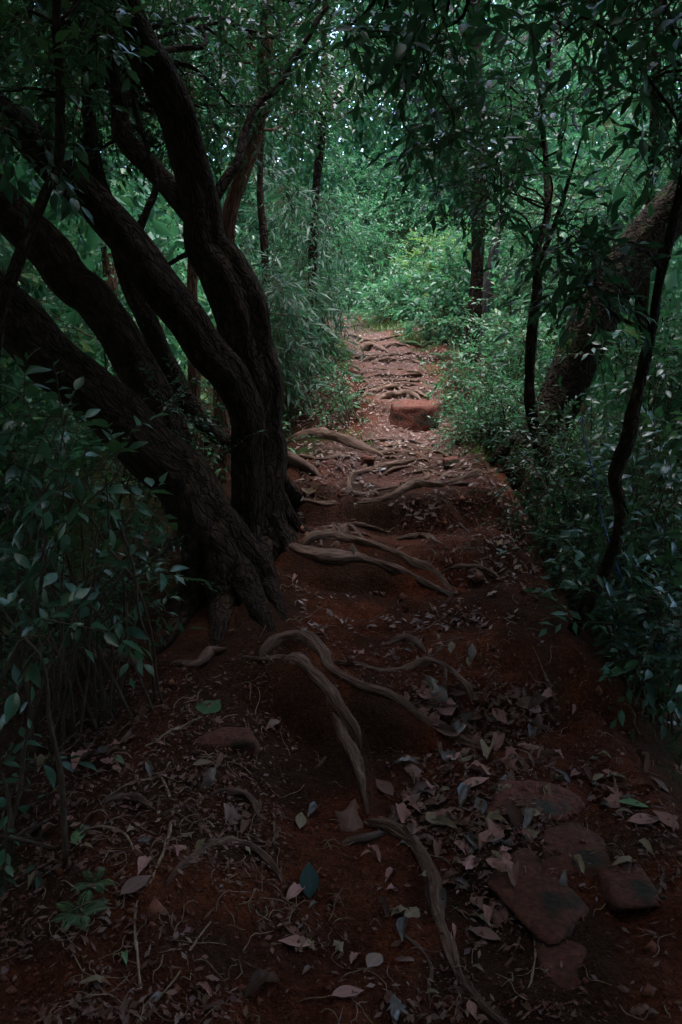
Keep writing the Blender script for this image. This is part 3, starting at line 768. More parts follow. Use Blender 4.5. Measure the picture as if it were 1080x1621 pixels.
LEAFMAT = {'oval': 'leaf_near', 'long': 'leaf_dark', 'mid': 'leaf_mid', 'dark': 'leaf_dark', 'bamboo': 'leaf_bamboo', 'young': 'leaf_young'}
LEAFWID = {'oval': .20, 'long': .165, 'mid': .18, 'dark': .19, 'bamboo': .065, 'young': .2}

def foliage(parent, origin, rg, clusters, kind, n, tl, nl, L, parts=0, up=.25, droop=.25, out=.7, squash=.8, twig_r=.0022, spread=.9):
    """clusters rows: photograph x, y, distance, radius in metres. Adds the twigs and the joined small leaves to a plant;
    returns the cluster centres and, for each, the single leaves that its limb will carry."""
    c = np.array(clusters, float)
    C = at(c[:, 0], c[:, 1], c[:, 2])
    P0, d, tlen, dr, P, D, N, LL, WW = twig_leaves(rg, C, c[:, 3], n, tl, nl, L, L * LEAFWID[kind] * 1.05, up=up, droop=droop, out=out, squash=squash, spread=spread)
    ci = np.repeat(np.arange(len(c)), n * nl)
    ok = P[:, 2] > Hq(P[:, 0], P[:, 1]) + .02
    P, D, N, LL, WW, ci = P[ok], D[ok], N[ok], LL[ok], WW[ok], ci[ok]
    tb = Bag(); twig_mesh(tb, P0, d, tlen, dr, twig_r); tw = tb.build('twigs', M['twig'], parent, origin); tw['kind'] = 'stuff'
    rest = np.ones(len(P), bool)
    own = [[] for _ in c]
    if parts:
        x, y, z = proj(P)
        vis = (x > -20) & (x < 1100) & (y > -20) & (y < 1640) & (z > .3)
        size = np.where(vis, LL / np.maximum(z, .3), 0)
        sel = np.argsort(-size)[:parts]
        sel = sel[size[sel] > 0]
        rest[sel] = False
        o = np.asarray(origin)
        for j in sel:
            own[ci[j]].append((LEAF[kind][int(rg.integers(len(LEAF[kind])))], frame_matrix(P[j] - o, D[j], N[j], LL[j])))
    if rest.any():
        b = Bag()
        v, f = leaf_blocks(P[rest], D[rest], N[rest], LL[rest], WW[rest])
        b.add(v, [f], r=np.repeat(rg.random(int(rest.sum())), 5))
        fo = b.build('foliage', M[LEAFMAT[kind]], parent, origin)
        fo['kind'] = 'stuff'
    return C, own

def hang(limb, leaves):
    for me, mx in leaves:
        ob = bpy.data.objects.new('leaf', me)
        ob.parent = limb
        ob.matrix_local = mx
        col.objects.link(ob)

def branch_parts(parent, origin, base_pts, CO, rg, mat, r0=.012, name='branch', sag=.06):
    """thin limbs from points of the trunk to the leaf clusters"""
    bp = np.asarray(base_pts)
    for q, leaves in zip(*CO):
        j = int(np.argmin(np.linalg.norm(bp[:, :3] - q, axis=1) + rg.random(len(bp)) * .15 + np.maximum(bp[:, 2] - q[2], 0)))
        a = bp[j, :3]
        L = np.linalg.norm(q - a)
        m1 = a + (q - a) * .35 + rg.normal(size=3) * .10 * L + np.array([0, 0, .08 * L])
        m2 = a + (q - a) * .7 + rg.normal(size=3) * .08 * L + np.array([0, 0, .06 * L])
        r = min(r0, bp[j, 3] * .8) if bp.shape[1] > 3 else r0
        b = Bag()
        tube(b, np.column_stack([np.array([a, m1, m2, q]), [r, r * .75, r * .55, r * .25]]), seg=6, step=.06, lump=.1, seed=float(rg.random() * 9), wob=.02)
        hang(b.build(name, mat, parent, origin), leaves)

def shrub(name, label, group, seed, base, clusters, kind, n, tl, nl, L, parts=0, stems=5, stem_r=.009, mat='twig', cat='shrub', **kw):
    """multi-stemmed plant on the ground at base (photograph x, distance)"""
    rg = np.random.default_rng(seed)
    bx = (base[0] - 540) / FPX * base[1]
    o = np.array([bx, base[1], float(H(bx, base[1]))])
    e = empty(name, o, label, cat, group)
    C, own = foliage(e, o, rg, clusters, kind, n, tl, nl, L, parts, **kw)
    for q, leaves in zip(C, own):
        a = o + np.array([rg.normal() * .13, rg.normal() * .10, -.09])
        LL = np.linalg.norm(q - a)
        m1 = a + (q - a) * .4 + rg.normal(size=3) * .06 * LL + np.array([0, 0, .12 * LL])
        m2 = a + (q - a) * .75 + rg.normal(size=3) * .05 * LL + np.array([0, 0, .08 * LL])
        b = Bag()
        tube(b, np.column_stack([np.array([a, m1, m2, q]), [stem_r, stem_r * .8, stem_r * .6, stem_r * .3]]), seg=6, step=.06, seed=float(rg.random() * 9), wob=.015)
        hang(b.build('stem', M[mat], e, o), leaves)
    return e

def blobs(rg, n, x0, x1, y0, y1, Y0, Y1, r0, r1):
    return np.column_stack([rg.uniform(x0, x1, n), rg.uniform(y0, y1, n), rg.uniform(Y0, Y1, n), rg.uniform(r0, r1, n)])

RG = np.random.default_rng(7)
def origin_of(spec):
    s = spec[0]
    p = at(s[0], s[1], s[2]); return np.array([p[0], p[1], float(H(p[0], p[1]))])

# big forked tree left of the path
specA = [(420, 990, 4.38, 160), (418, 905, 4.35, 130), (416, 860, 4.35, 112), (412, 800, 4.36, 92), (412, 720, 4.4, 84), (414, 640, 4.4, 84), (397, 560, 4.4, 92), (376, 485, 4.4, 100), (340, 405, 4.4, 86),
         (318, 325, 4.4, 66), (292, 240, 4.4, 64), (268, 165, 4.4, 62), (232, 85, 4.35, 60), (190, -10, 4.3, 56), (150, -140, 4.2, 48), (120, -300, 4.1, 40)]
specB = [(405, 960, 4.24, 110), (398, 880, 4.22, 90), (392, 800, 4.22, 66), (388, 720, 4.22, 58), (382, 650, 4.2, 56), (358, 595, 4.15, 60), (310, 530, 4.1, 62), (255, 462, 4.05, 66), (205, 395, 4.0, 66),
         (150, 325, 3.95, 68), (85, 265, 3.9, 70), (20, 200, 3.85, 70), (-60, 130, 3.8, 66), (-160, 30, 3.7, 60)]
specF = [(312, 350, 4.42, 44), (275, 305, 4.5, 40), (225, 250, 4.6, 36), (196, 215, 4.65, 34), (188, 160, 4.7, 30), (165, 60, 4.7, 28), (140, -60, 4.7, 24)]
oA = origin_of(specA)
tA = empty('forked_tree', oA, 'large dark forked tree with fluted trunk at the left edge of the path', 'tree')
trunk_part('trunk', specA, M['bark'], tA, oA, seg=40, step=.022, lump=.08, flute=.20, seed=1.3, ff=2.0, burl=.16, wob=.025)
trunk_part('stem', specB, M['bark'], tA, oA, seg=34, step=.022, lump=.08, flute=.18, seed=4.1, ff=1.9, burl=.16, wob=.025)
trunk_part('limb', specF, M['bark'], tA, oA, seg=20, step=.03, lump=.1, flute=.1, seed=6.1)
def flare(parent, o, starts, mat, seed):
    """buttress roots: leave the trunk at (x, y, distance, width), then follow the ground through pixels and dive in"""
    for k, (a, gp) in enumerate(starts):
        p0 = at(a[0], a[1], a[2]); g = np.array(gp, float)
        q, _ = G(g[:, 0], g[:, 1])
        w = np.concatenate([[a[3]], g[:, 2]])
        P = np.vstack([p0, q]); r = w / 2 / FPX * depth_of(P)
        P[1:, 2] += r[1:] * .2; P[-1, 2] -= r[-1] * 3
        trunk_part('buttress', None, mat, parent, o, seg=14, step=.02, lump=.18, flute=.15, seed=seed + k, pts=np.column_stack([P, r]))
flare(tA, oA, [((428, 820, 4.3, 44), [(452, 872, 34), (478, 905, 22), (505, 925, 8)]), ((440, 790, 4.35, 34), [(472, 838, 24), (500, 852, 14), (525, 858, 6)]),
               ((412, 850, 4.25, 46), [(420, 915, 34), (440, 955, 20), (452, 985, 8)]), ((448, 760, 4.45, 26), [(470, 790, 20), (490, 800, 12), (515, 808, 6)])], M['bark'], 2.0)
cl = np.vstack([blobs(RG, 15, -20, 330, -90, 120, 4.8, 6.0, .25, .45), blobs(RG, 12, 250, 560, -80, 200, 4.9, 6.4, .25, .45), blobs(RG, 5, 40, 330, 120, 260, 5.0, 6.0, .18, .3), blobs(RG, 3, 0, 400, -90, 10, 3.6, 4.2, .15, .25)])
C = foliage(tA, oA, RG, cl, 'dark', 26, .26, 9, .062, parts=280, up=.1, droop=.35)
branch_parts(tA, oA, np.vstack([trunk_pts(specA)[7:], trunk_pts(specB)[7:], trunk_pts(specF)[2:]]), C, RG, M['bark'], r0=.018)

for k, sp in enumerate([[(330, 340, 4.4, 22), (372, 262, 4.6, 17), (400, 180, 4.8, 14), (470, 90, 5.0, 10), (520, 10, 5.1, 6)], [(205, 395, 4.0, 16), (235, 330, 4.1, 13), (238, 250, 4.2, 11), (215, 150, 4.3, 9), (225, 40, 4.4, 6)],
                        [(120, 300, 3.95, 16), (150, 210, 4.0, 12), (140, 110, 4.0, 10), (155, 0, 4.1, 7)], [(352, 420, 4.4, 14), (300, 400, 4.6, 11), (250, 430, 4.8, 8), (215, 410, 4.9, 5)]]):
    trunk_part('branch', sp, M['bark'], tA, oA, seg=10, step=.03, lump=.14, flute=.1, seed=70.0 + k, wob=.02)
specC = [(455, 1075, 4.05, 130), (405, 965, 3.97, 114), (365, 890, 3.95, 108), (320, 815, 3.95, 106), (265, 745, 3.92, 104), (195, 672, 3.9, 102), (120, 600, 3.85, 100), (40, 530, 3.8, 104), (-50, 440, 3.75, 98), (-180, 300, 3.6, 90)]
oC = origin_of(specC)
tC = empty('leaning_tree', oC, 'thick dark trunk leaning furthest left, lowest of the left trunks', 'tree')
trunk_part('trunk', specC, M['bark'], tC, oC, seg=36, step=.025, lump=.07, flute=.16, seed=8.3, burl=.14, wob=.03)
flare(tC, oC, [((372, 885, 3.88, 60), [(398, 950, 40), (420, 985, 24), (440, 1010, 8)]), ((345, 880, 3.86, 60), [(350, 960, 44), (345, 1005, 26), (335, 1040, 8)]),
               ((318, 850, 3.88, 60), [(300, 960, 40), (272, 1010, 26), (240, 1035, 8)])], M['bark'], 12.0)
specD = [(335, 830, 5.0, 84), (290, 745, 5.0, 78), (245, 650, 5.0, 76), (190, 545, 4.95, 76), (130, 460, 4.9, 78), (60, 385, 4.85, 78), (-5, 315, 4.8, 74), (-90, 220, 4.7, 66), (-220, 60, 4.6, 56)]
oD = origin_of(specD)
tD = empty('leaning_tree', oD, 'straight dark trunk leaning left between the lowest trunk and the forked tree', 'tree')
trunk_part('trunk', specD, M['bark'], tD, oD, seg=30, step=.03, lump=.07, flute=.14, seed=15.3, burl=.12, wob=.03)
specE = [(385, 712, 5.3, 30), (345, 690, 5.3, 30), (305, 650, 5.3, 34), (270, 590, 5.3, 38), (240, 520, 5.3, 38), (205, 440, 5.35, 34), (175, 340, 5.4, 30), (150, 260, 5.45, 28), (140, 150, 5.5, 24), (130, -60, 5.5, 20)]
oE = origin_of(specE)
tE = empty('slender_tree', oE, 'slender curved trunk seen between the leaning trunks and the forked tree', 'tree')
trunk_part('trunk', specE, M['bark'], tE, oE, seg=20, step=.03, lump=.1, flute=.12, seed=19.3)
cl = blobs(RG, 9, 60, 260, -60, 200, 5.2, 6.2, .2, .4)
C = foliage(tE, oE, RG, cl, 'dark', 30, .26, 9, .06, parts=60, up=.1, droop=.35)
branch_parts(tE, oE, trunk_pts(specE)[5:], C, RG, M['bark'], r0=.014)
specX = [(-20, 640, 3.3, 22), (0, 500, 3.3, 22), (30, 410, 3.3, 24), (72, 305, 3.35, 20), (92, 260, 3.4, 18), (95, 150, 3.4, 17), (90, 40, 3.4, 16), (92, -80, 3.4, 15)]
oX = origin_of(specX)
tX = empty('sapling', oX, 'thin dark sapling crossing in front of the leaning trunks at left', 'sapling')
trunk_part('trunk', specX, M['bark'], tX, oX, seg=14, step=.03, lump=.12, seed=22.0)
cl = blobs(RG, 9, -20, 180, -60, 200, 3.2, 3.9, .15, .3)
C = foliage(tX, oX, RG, cl, 'oval', 12, .25, 8, .085, parts=140, up=.2, droop=.3)
branch_parts(tX, oX, trunk_pts(specX)[3:], C, RG, M['bark'], r0=.008)

# trunks further back, left of the path
def back_tree(label, spec, mat, clusters, kind, L, n=30, parts=0, seed=1.0, name='forest_tree', seg=16, group=None, flute=.1, burl=0.0, branch_from=3, tl=.3):
    o = origin_of(spec)
    e = empty(name, o, label, 'tree', group)
    sp = list(spec)
    p0 = trunk_pts(spec)
    foot = np.array([[p0[0, 0], p0[0, 1], min(o[2] - .08, p0[0, 2] - .01), p0[0, 3] * 1.25]])
    trunk_part('trunk', spec, mat, e, o, seg=seg, step=.04, lump=.1, flute=flute, seed=seed, burl=burl, pts=np.vstack([foot, p0]))
    if clusters is not None:
        rg = np.random.default_rng(int(seed * 13))
        C = foliage(e, o, rg, clusters, kind, n, tl, 9, L, parts=parts, up=.1, droop=.35)
        branch_parts(e, o, p0[branch_from:], C, rg, mat, r0=.014)
    return e
back_tree('reddish bare trunk curving up behind the forked tree', [(352, 640, 6.4, 34), (356, 520, 6.4, 34), (358, 400, 6.4, 32), (366, 330, 6.4, 30), (388, 268, 6.4, 28), (408, 205, 6.4, 26), (420, 100, 6.4, 24), (425, -60, 6.4, 22)],
          M['bark_red'], blobs(RG, 12, 330, 540, -60, 180, 6.0, 7.2, .25, .45), 'dark', .06, seed=25.0, branch_from=5)
back_tree('thin upright trunk in the bamboo left of the far path', [(492, 560, 9.6, 17), (495, 420, 9.6, 17), (500, 300, 9.6, 16), (510, 200, 9.6, 15), (515, 60, 9.6, 14), (518, -80, 9.6, 13)],
          M['bark'], blobs(RG, 9, 430, 600, -40, 230, 8.0, 9.5, .3, .5), 'dark', .065, seed=27.0)
back_tree('dark thin trunk just right of the forked tree', [(425, 660, 7.9, 14), (424, 500, 7.9, 14), (418, 380, 7.9, 14), (412, 280, 7.9, 12), (420, 100, 7.9, 11), (425, -60, 7.9, 10)],
          M['bark'], None, 'dark', .06, seed=29.0)
back_tree('slim reddish trunk behind the forked tree near the top', [(305, 520, 6.6, 20), (308, 300, 6.6, 20), (304, 190, 6.6, 18), (296, 80, 6.6, 17), (290, -60, 6.6, 16)],
          M['bark_red'], None, 'dark', .06, seed=31.0)
back_tree('pair-like brown trunk far back behind the leaning trunks', [(190, 600, 8.0, 26), (170, 400, 8.0, 24), (150, 260, 8.0, 22), (120, 190, 8.0, 20), (110, 60, 8.0, 18), (100, -60, 8.0, 18)],
          M['bark_red'], blobs(RG, 10, 0, 300, -40, 220, 7.6, 9.0, .3, .5), 'dark', .065, seed=33.0)

# right of the path
specS = [(736, 628, 9.2, 44), (742, 560, 9.2, 30), (752, 480, 9.2, 26), (757, 380, 9.2, 26), (756, 250, 9.2, 25), (752, 130, 9.2, 24), (750, 0, 9.2, 23), (748, -120, 9.2, 22)]
back_tree('straight upright trunk right of the far path', specS, M['bark'], blobs(RG, 10, 640, 860, -60, 120, 9.8, 11.2, .3, .5), 'mid', .07, seed=41.0, seg=22, branch_from=4)
specM = [(832, 760, 5.8, 104), (852, 700, 5.8, 92), (888, 620, 5.8, 88), (928, 530, 5.8, 86), (978, 440, 5.8, 86), (1040, 360, 5.8, 82), (1110, 290, 5.8, 78), (1220, 180, 6.2, 72)]
oM = origin_of(specM)
tM = empty('mossy_tree', oM, 'big mossy trunk leaning right beyond the path edge', 'tree')
trunk_part('trunk', specM, M['bark_moss'], tM, oM, seg=34, step=.03, lump=.16, flute=.12, seed=44.0, burl=.15)
trunk_part('buttress', [(860, 690, 5.7, 34), (848, 735, 5.6, 30), (828, 790, 5.55, 14)], M['bark_red'], tM, oM, seg=12, step=.02, lump=.15, seed=45.0)
trunk_part('buttress', [(850, 690, 5.8, 40), (810, 705, 5.8, 30), (770, 740, 5.75, 12)], M['bark_moss'], tM, oM, seg=12, step=.02, lump=.15, seed=46.0)
specW = [(905, 1010, 3.55, 26), (935, 945, 3.55, 22), (965, 885, 3.55, 21), (986, 815, 3.55, 21), (976, 755, 3.55, 24), (998, 690, 3.55, 25), (1008, 610, 3.55, 20), (1030, 530, 3.55, 18), (1050, 430, 3.55, 18), (1068, 350, 3.6, 18), (1086, 270, 3.6, 17), (1110, 120, 3.6, 15), (1120, -60, 3.6, 13)]
oW = origin_of(specW)
tW = empty('twisted_sapling', oW, 'thin twisted bare sapling at right, bending like a snake', 'sapling')
trunk_part('trunk', specW, M['bark'], tW, oW, seg=16, step=.02, lump=.16, flute=.1, seed=48.0, wob=.01)
cl = np.vstack([blobs(RG, 14, 880, 1120, -90, 170, 2.9, 4.2, .16, .30), blobs(RG, 5, 880, 950, 350, 470, 3.2, 3.5, .06, .12), blobs(RG, 2, 1050, 1095, 200, 260, 3.3, 3.9, .08, .12)])
C = foliage(tW, oW, RG, cl, 'long', 12, .26, 8, .088, parts=290, up=.25, droop=.3)
branch_parts(tW, oW, trunk_pts(specW)[7:], C, RG, M['bark'], r0=.010)
specV = [(862, 745, 5.2, 28), (852, 690, 5.2, 24), (840, 620, 5.2, 19), (843, 540, 5.2, 18), (851, 460, 5.2, 17), (850, 400, 5.2, 16), (866, 330, 5.3, 15), (862, 250, 5.5, 10), (858, 190, 5.5, 8), (870, 60, 5.5, 7)]
oV = origin_of(specV)
tV = empty('sapling', oV, 'slim upright sapling with dark drooping leaves beside the mossy trunk', 'sapling')
trunk_part('trunk', specV, M['bark'], tV, oV, seg=12, step=.03, lump=.14, seed=50.0, wob=.01)
trunk_part('branch', [(852, 420, 5.5, 9), (880, 350, 5.4, 8), (905, 270, 5.3, 6), (920, 220, 5.2, 4)], M['bark'], tV, oV, seg=8, step=.04, seed=51.0)
cl = np.vstack([blobs(RG, 12, 690, 930, 110, 290, 4.2, 5.6, .16, .32), blobs(RG, 3, 740, 800, 270, 310, 4.4, 5.0, .12, .2)])
C = foliage(tV, oV, RG, cl, 'long', 14, .26, 8, .088, parts=280, up=.25, droop=.3)
branch_parts(tV, oV, trunk_pts(specV)[5:], C, RG, M['bark'], r0=.008)
specO = [(1150, 900, 3.0, 60), (1180, 500, 3.0, 52), (1190, 100, 3.0, 48), (1100, -200, 3.0, 40), (900, -300, 3.2, 30), (700, -200, 3.5, 20)]
oO = origin_of(specO)
tO = empty('overhanging_tree', oO, 'tree whose leafy boughs hang into the top of the view above the path', 'tree')
trunk_part('trunk', specO, M['bark'], tO, oO, seg=18, step=.04, seed=53.0)
cl = np.vstack([blobs(RG, 10, 540, 740, -110, 80, 3.2, 4.6, .16, .3), blobs(RG, 5, 580, 720, 60, 230, 3.6, 4.6, .08, .16), blobs(RG, 6, 820, 1060, -110, 20, 3.0, 4.4, .16, .3)])
C = foliage(tO, oO, RG, cl, 'long', 12, .26, 8, .09, parts=290, up=.1, droop=.4)
branch_parts(tO, oO, trunk_pts(specO)[3:], C, RG, M['bark'], r0=.012)
back_tree('short dark trunk at the right edge behind the mossy trunk', [(1000, 700, 7.0, 24), (1015, 500, 7.0, 22), (1026, 330, 7.0, 20), (1035, 230, 7.0, 18), (1040, 60, 7.0, 16), (1050, -80, 7.0, 14)],
          M['bark'], blobs(RG, 10, 900, 1120, 0, 320, 6.6, 8, .3, .5), 'mid', .07, seed=55.0)
back_tree('pale slanting trunk behind the drooping leaves at right', [(760, 520, 11, 18), (790, 360, 11, 18), (815, 290, 11, 17), (850, 200, 11, 16), (880, 60, 11, 14), (900, -60, 11, 12)],
          M['bark_grey'], blobs(RG, 10, 760, 1000, -40, 300, 10.5, 12.5, .4, .6), 'mid', .075, seed=57.0)

# ------------------------------------------------------------------ shrubs
shrub('glossy_shrub', 'glossy oval-leaved shrub in front of the leaning trunks at left', None, 101, (130, 2.9),
      np.vstack([blobs(RG, 20, -20, 225, 745, 960, 2.5, 3.1, .08, .18), blobs(RG, 5, -10, 90, 640, 730, 2.6, 3.0, .06, .12)]), 'oval', 4, .24, 6, .085, parts=300, droop=.45, stem_r=.006)
shrub('glossy_shrub', 'dark leafy shrub at the left border beside the littered ground', None, 102, (40, 2.2),
      blobs(RG, 12, -40, 90, 1000, 1420, 1.9, 2.3, .08, .15), 'oval', 3, .18, 5, .075, parts=200, droop=.4)
shrub('leafy_shrub', 'fine-leaved shrub filling the gap below the lowest leaning trunk', None, 103, (60, 4.6),
      blobs(RG, 16, -20, 330, 620, 980, 3.9, 5.0, .2, .35), 'dark', 22, .25, 9, .05, parts=100, droop=.3)
shrub('leafy_shrub', 'low dark shrub on the ground behind the glossy shrub at left', None, 106, (90, 3.4),
      blobs(RG, 14, -40, 290, 880, 1020, 3.1, 3.8, .12, .22), 'dark', 16, .2, 8, .05, parts=100, droop=.3)
shrub('leafy_shrub', 'dim shrub behind the trunks of the forked tree', None, 104, (250, 7.0),
      blobs(RG, 22, -20, 420, 380, 760, 6.2, 8.0, .3, .55), 'mid', 30, .3, 9, .055, droop=.3)
shrub('leafy_shrub', 'bright fresh green shrub seen through the gap at the left edge', None, 105, (40, 9.0),
      blobs(RG, 14, -30, 150, 230, 660, 8.5, 10.5, .35, .6), 'young', 30, .3, 9, .07, droop=.3)
for k, (lab, x, Y, y0, y1, w) in enumerate([
        ('bamboo clump nearest the forked tree, left of the path', 450, 7.2, 420, 690, 40),
        ('tall bamboo clump with grey-green narrow leaves beside the far path', 488, 8.4, 300, 640, 42),
        ('bamboo clump leaning over the left edge of the far path', 502, 10.0, 320, 570, 28),
        ('low bamboo clump where the far path bends out of sight', 478, 12.5, 330, 520, 45),
        ('bamboo clump behind the thin dark trunk right of the forked tree', 440, 9.5, 260, 560, 50)]):
    shrub('bamboo_clump', lab, 'bamboo clumps left of the path', 110 + k, (x - 6, Y), blobs(RG, 17, x - w, x + w, y0, y1, Y - .5, Y + .5, .16, .34), 'bamboo', 17, .3, 8, .15,
          parts=90 if Y < 9 else 0, droop=.6, mat='culm', stem_r=.005, stems=6, cat='bamboo')
far_labels = ['sunlit pale green shrub on the slope where the path ends', 'low bright shrub touching the far right bank of the path', 'dark-hollowed shrub in the middle of the slope ahead',
              'yellow-green shrub left of the straight upright trunk', 'tall leafy shrub high on the slope ahead', 'feathery shrub at the left end of the slope ahead', 'rounded shrub just right of the straight upright trunk',
              'light shrub low behind the straight upright trunk']
far_specs = [(590, 17.5, 440, 505, 50, 'mid'), (650, 15.0, 450, 520, 45, 'mid'), (610, 19.0, 330, 450, 60, 'mid'), (700, 15.0, 380, 480, 40, 'young'), (600, 21.0, 240, 350, 70, 'mid'),
             (545, 18.5, 380, 470, 40, 'mid'), (800, 12.5, 330, 500, 60, 'mid'), (725, 12.5, 430, 560, 40, 'mid')]
for k, (lab, (x, Y, y0, y1, w, kd)) in enumerate(zip(far_labels, far_specs)):
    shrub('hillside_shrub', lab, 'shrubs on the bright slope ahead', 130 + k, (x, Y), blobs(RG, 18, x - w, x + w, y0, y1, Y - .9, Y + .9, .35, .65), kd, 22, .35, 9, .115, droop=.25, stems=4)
slope = [('shrub at the foot of the straight upright trunk', 790, 8.0, 470, 640, 70, 'mid', .065), ('dense shrub between the slim sapling and the mossy trunk', 800, 6.8, 520, 700, 50, 'mid', .07),
         ('shrub on the slope just below the base of the mossy trunk', 935, 5.3, 700, 820, 45, 'mid', .055), ('dark shrub to the right of the twisted sapling, upper part', 1065, 5.2, 540, 700, 45, 'dark', .075),
         ('dark shrub to the right of the twisted sapling, lower part', 1060, 4.2, 700, 950, 60, 'oval', .075), ('blue-green shrub below the path edge left of the twisted sapling', 905, 5.0, 700, 890, 45, 'dark', .045),
         ('low leafy shrub at the right border below the twisted sapling', 1040, 3.7, 950, 1110, 70, 'oval', .07), ('tall shrub behind the mossy trunk at right', 1000, 8.4, 300, 560, 90, 'mid', .06),
         ('shrub on the right bank beside the red boulder', 775, 6.2, 630, 720, 25, 'mid', .045), ('shrub under the slanting pale trunk at right', 860, 9.0, 310, 520, 70, 'mid', .06),
         ('shrub hugging the path edge below the dark earth bank', 940, 4.4, 880, 1010, 40, 'dark', .06)]
for k, (lab, x, Y, y0, y1, w, kd, L) in enumerate(slope):
    shrub('slope_shrub', lab, 'shrubs on the right slope', 150 + k, (x + 10, Y), blobs(RG, 16, x - w, x + w, y0, y1, Y - .5, Y + .6, .16, .38), kd, int(30 * (.05 / L) ** 1.2), .24, 9, L, parts=120 if Y < 6 else 0, droop=.3, stems=4)
shrub('leafy_shrub', 'small leafy plant on the mossy left bank beside the red boulder', None, 170, (555, 6.9), blobs(RG, 10, 505, 560, 600, 690, 6.7, 7.6, .06, .13), 'mid', 14, .16, 7, .05, parts=80, droop=.3)

# ------------------------------------------------------------------ uncountable masses: far forest, and an unseen leaf roof added for shade
def mass(name, label, boxes, mat, L, seed, wid=.2, clump=.6, origin=(0, 0, 0)):
    rg = np.random.default_rng(seed)
    b = Bag()
    for (x0, x1, Y0, Y1, z0, z1, n) in boxes:
        nc = max(4, n // 60)
        c = np.column_stack([rg.uniform(x0, x1, nc), rg.uniform(Y0, Y1, nc), rg.uniform(z0, z1, nc)])
        P = c[rg.integers(nc, size=n)] + rg.normal(size=(n, 3)) * (clump if Y0 < 27 else clump * 1.8)
        P = P[P[:, 2] > H(P[:, 0], P[:, 1], False) + .05]
        D = nrm(rg.normal(size=P.shape) * .8 + np.array([0, 0, -.35]))
        N = np.array([0, 0, .35]) + rg.normal(size=P.shape) * .8
        N = nrm(N - D * np.sum(N * D, 1, keepdims=True))
        LL = (L if Y0 < 27 else L * 2.3) * rg.uniform(.6, 1.25, len(P))
        v, f = leaf_blocks_lo(P, D, N, LL, LL * wid)
        b.add(v, [f], r=np.repeat(rg.random(len(P)), 4))
    o = b.build(name, mat)
    return tag(o, label, kind='stuff')
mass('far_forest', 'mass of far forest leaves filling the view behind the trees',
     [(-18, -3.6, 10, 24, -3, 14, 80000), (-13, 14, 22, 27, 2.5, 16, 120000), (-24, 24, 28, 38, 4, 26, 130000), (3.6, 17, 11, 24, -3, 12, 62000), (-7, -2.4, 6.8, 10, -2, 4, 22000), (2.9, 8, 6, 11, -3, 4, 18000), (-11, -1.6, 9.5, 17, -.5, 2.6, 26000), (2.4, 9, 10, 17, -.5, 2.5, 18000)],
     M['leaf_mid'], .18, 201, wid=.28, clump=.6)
mass('shade_canopy', 'dense unseen leaf roof and walls added to shade the near part of the path',
     [(-12, 8.5, -13, 5.2, 5.6, 9.5, 92000), (-12, -2.8, 5.6, 12.5, 6.4, 10, 34000), (4.2, 10, 5.6, 9.5, 6.2, 10, 10000), (-13, 13, -9, -4, -1, 6.5, 40000), (-14, -6.5, -6, 8, -4, 7, 18000), (6.5, 14, -6, 4, -5, 7, 12000)],  # overhead, beside and behind the view; boxes shaped to block sky light
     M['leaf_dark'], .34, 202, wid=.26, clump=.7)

# ------------------------------------------------------------------ roots (paths laid out above, before the ground)
for label, ps, sd, mat, name, seg, group, lump, flute, wob in ROOTS:
    o = ps[0][0, :3]
    if len(ps) == 1:
        b = Bag(); tube(b, ps[0], seg=seg, step=max(.007, .35 * ps[0][:, 3].mean()), lump=lump, flute=flute, seed=sd, wob=wob, burl=.18)
        tag(b.build(name, M[mat], None, o), label, 'root', group)
        continue
    e = empty(name, o, label, 'root', group)
    for k, p in enumerate(ps):
        b = Bag(); tube(b, p, seg=seg if p[:, 3].mean() > .006 else 8, step=max(.007, .35 * p[:, 3].mean()), lump=lump, flute=flute, seed=sd + 3.3 * k, wob=wob, burl=.18)
        b.build('strand', M[mat], e, o)

# hair-thin rootlets nobody could count
rg = np.random.default_rng(301)
hb = Bag()
def hairs(n, x0, x1, y0, y1, lmin, lmax, rpx):
    px, py = rg.uniform(x0, x1, n), rg.uniform(y0, y1, n)
    p, ok = G(px, py)
    for q in p[ok]:
        a = rg.uniform(0, 2 * np.pi); L = rg.uniform(lmin, lmax)
        bend = rg.normal() * 1.2
        t = np.linspace(0, 1, 5)
        th = a + bend * t + rg.normal(size=5) * .35
        xy = q[:2] + np.cumsum(np.column_stack([np.cos(th), np.sin(th)]) * L / 5, 0)
        z = Hq(xy[:, 0], xy[:, 1]) + rg.uniform(.001, .018, 5); z[0] -= .01; z[-1] -= .006
        r = rpx * rg.uniform(.6, 1.3)
        tube(hb, np.column_stack([xy, z, np.array([r, r, r * .9, r * .7, r * .4])]), seg=4, step=L / 9, lump=0, seed=float(rg.random() * 5))
hairs(170, 30, 480, 1060, 1600, .05, .22, .0016)
hairs(120, 480, 1070, 1060, 1600, .04, .18, .0015)
hairs(110, 380, 860, 800, 1060, .05, .2, .0017)
hairs(50, 680, 850, 770, 900, .06, .2, .0024)
o = hb.build('rootlets', M['rootlet']); tag(o, 'hair-thin rootlets and dry twigs matted over the soil', kind='stuff')

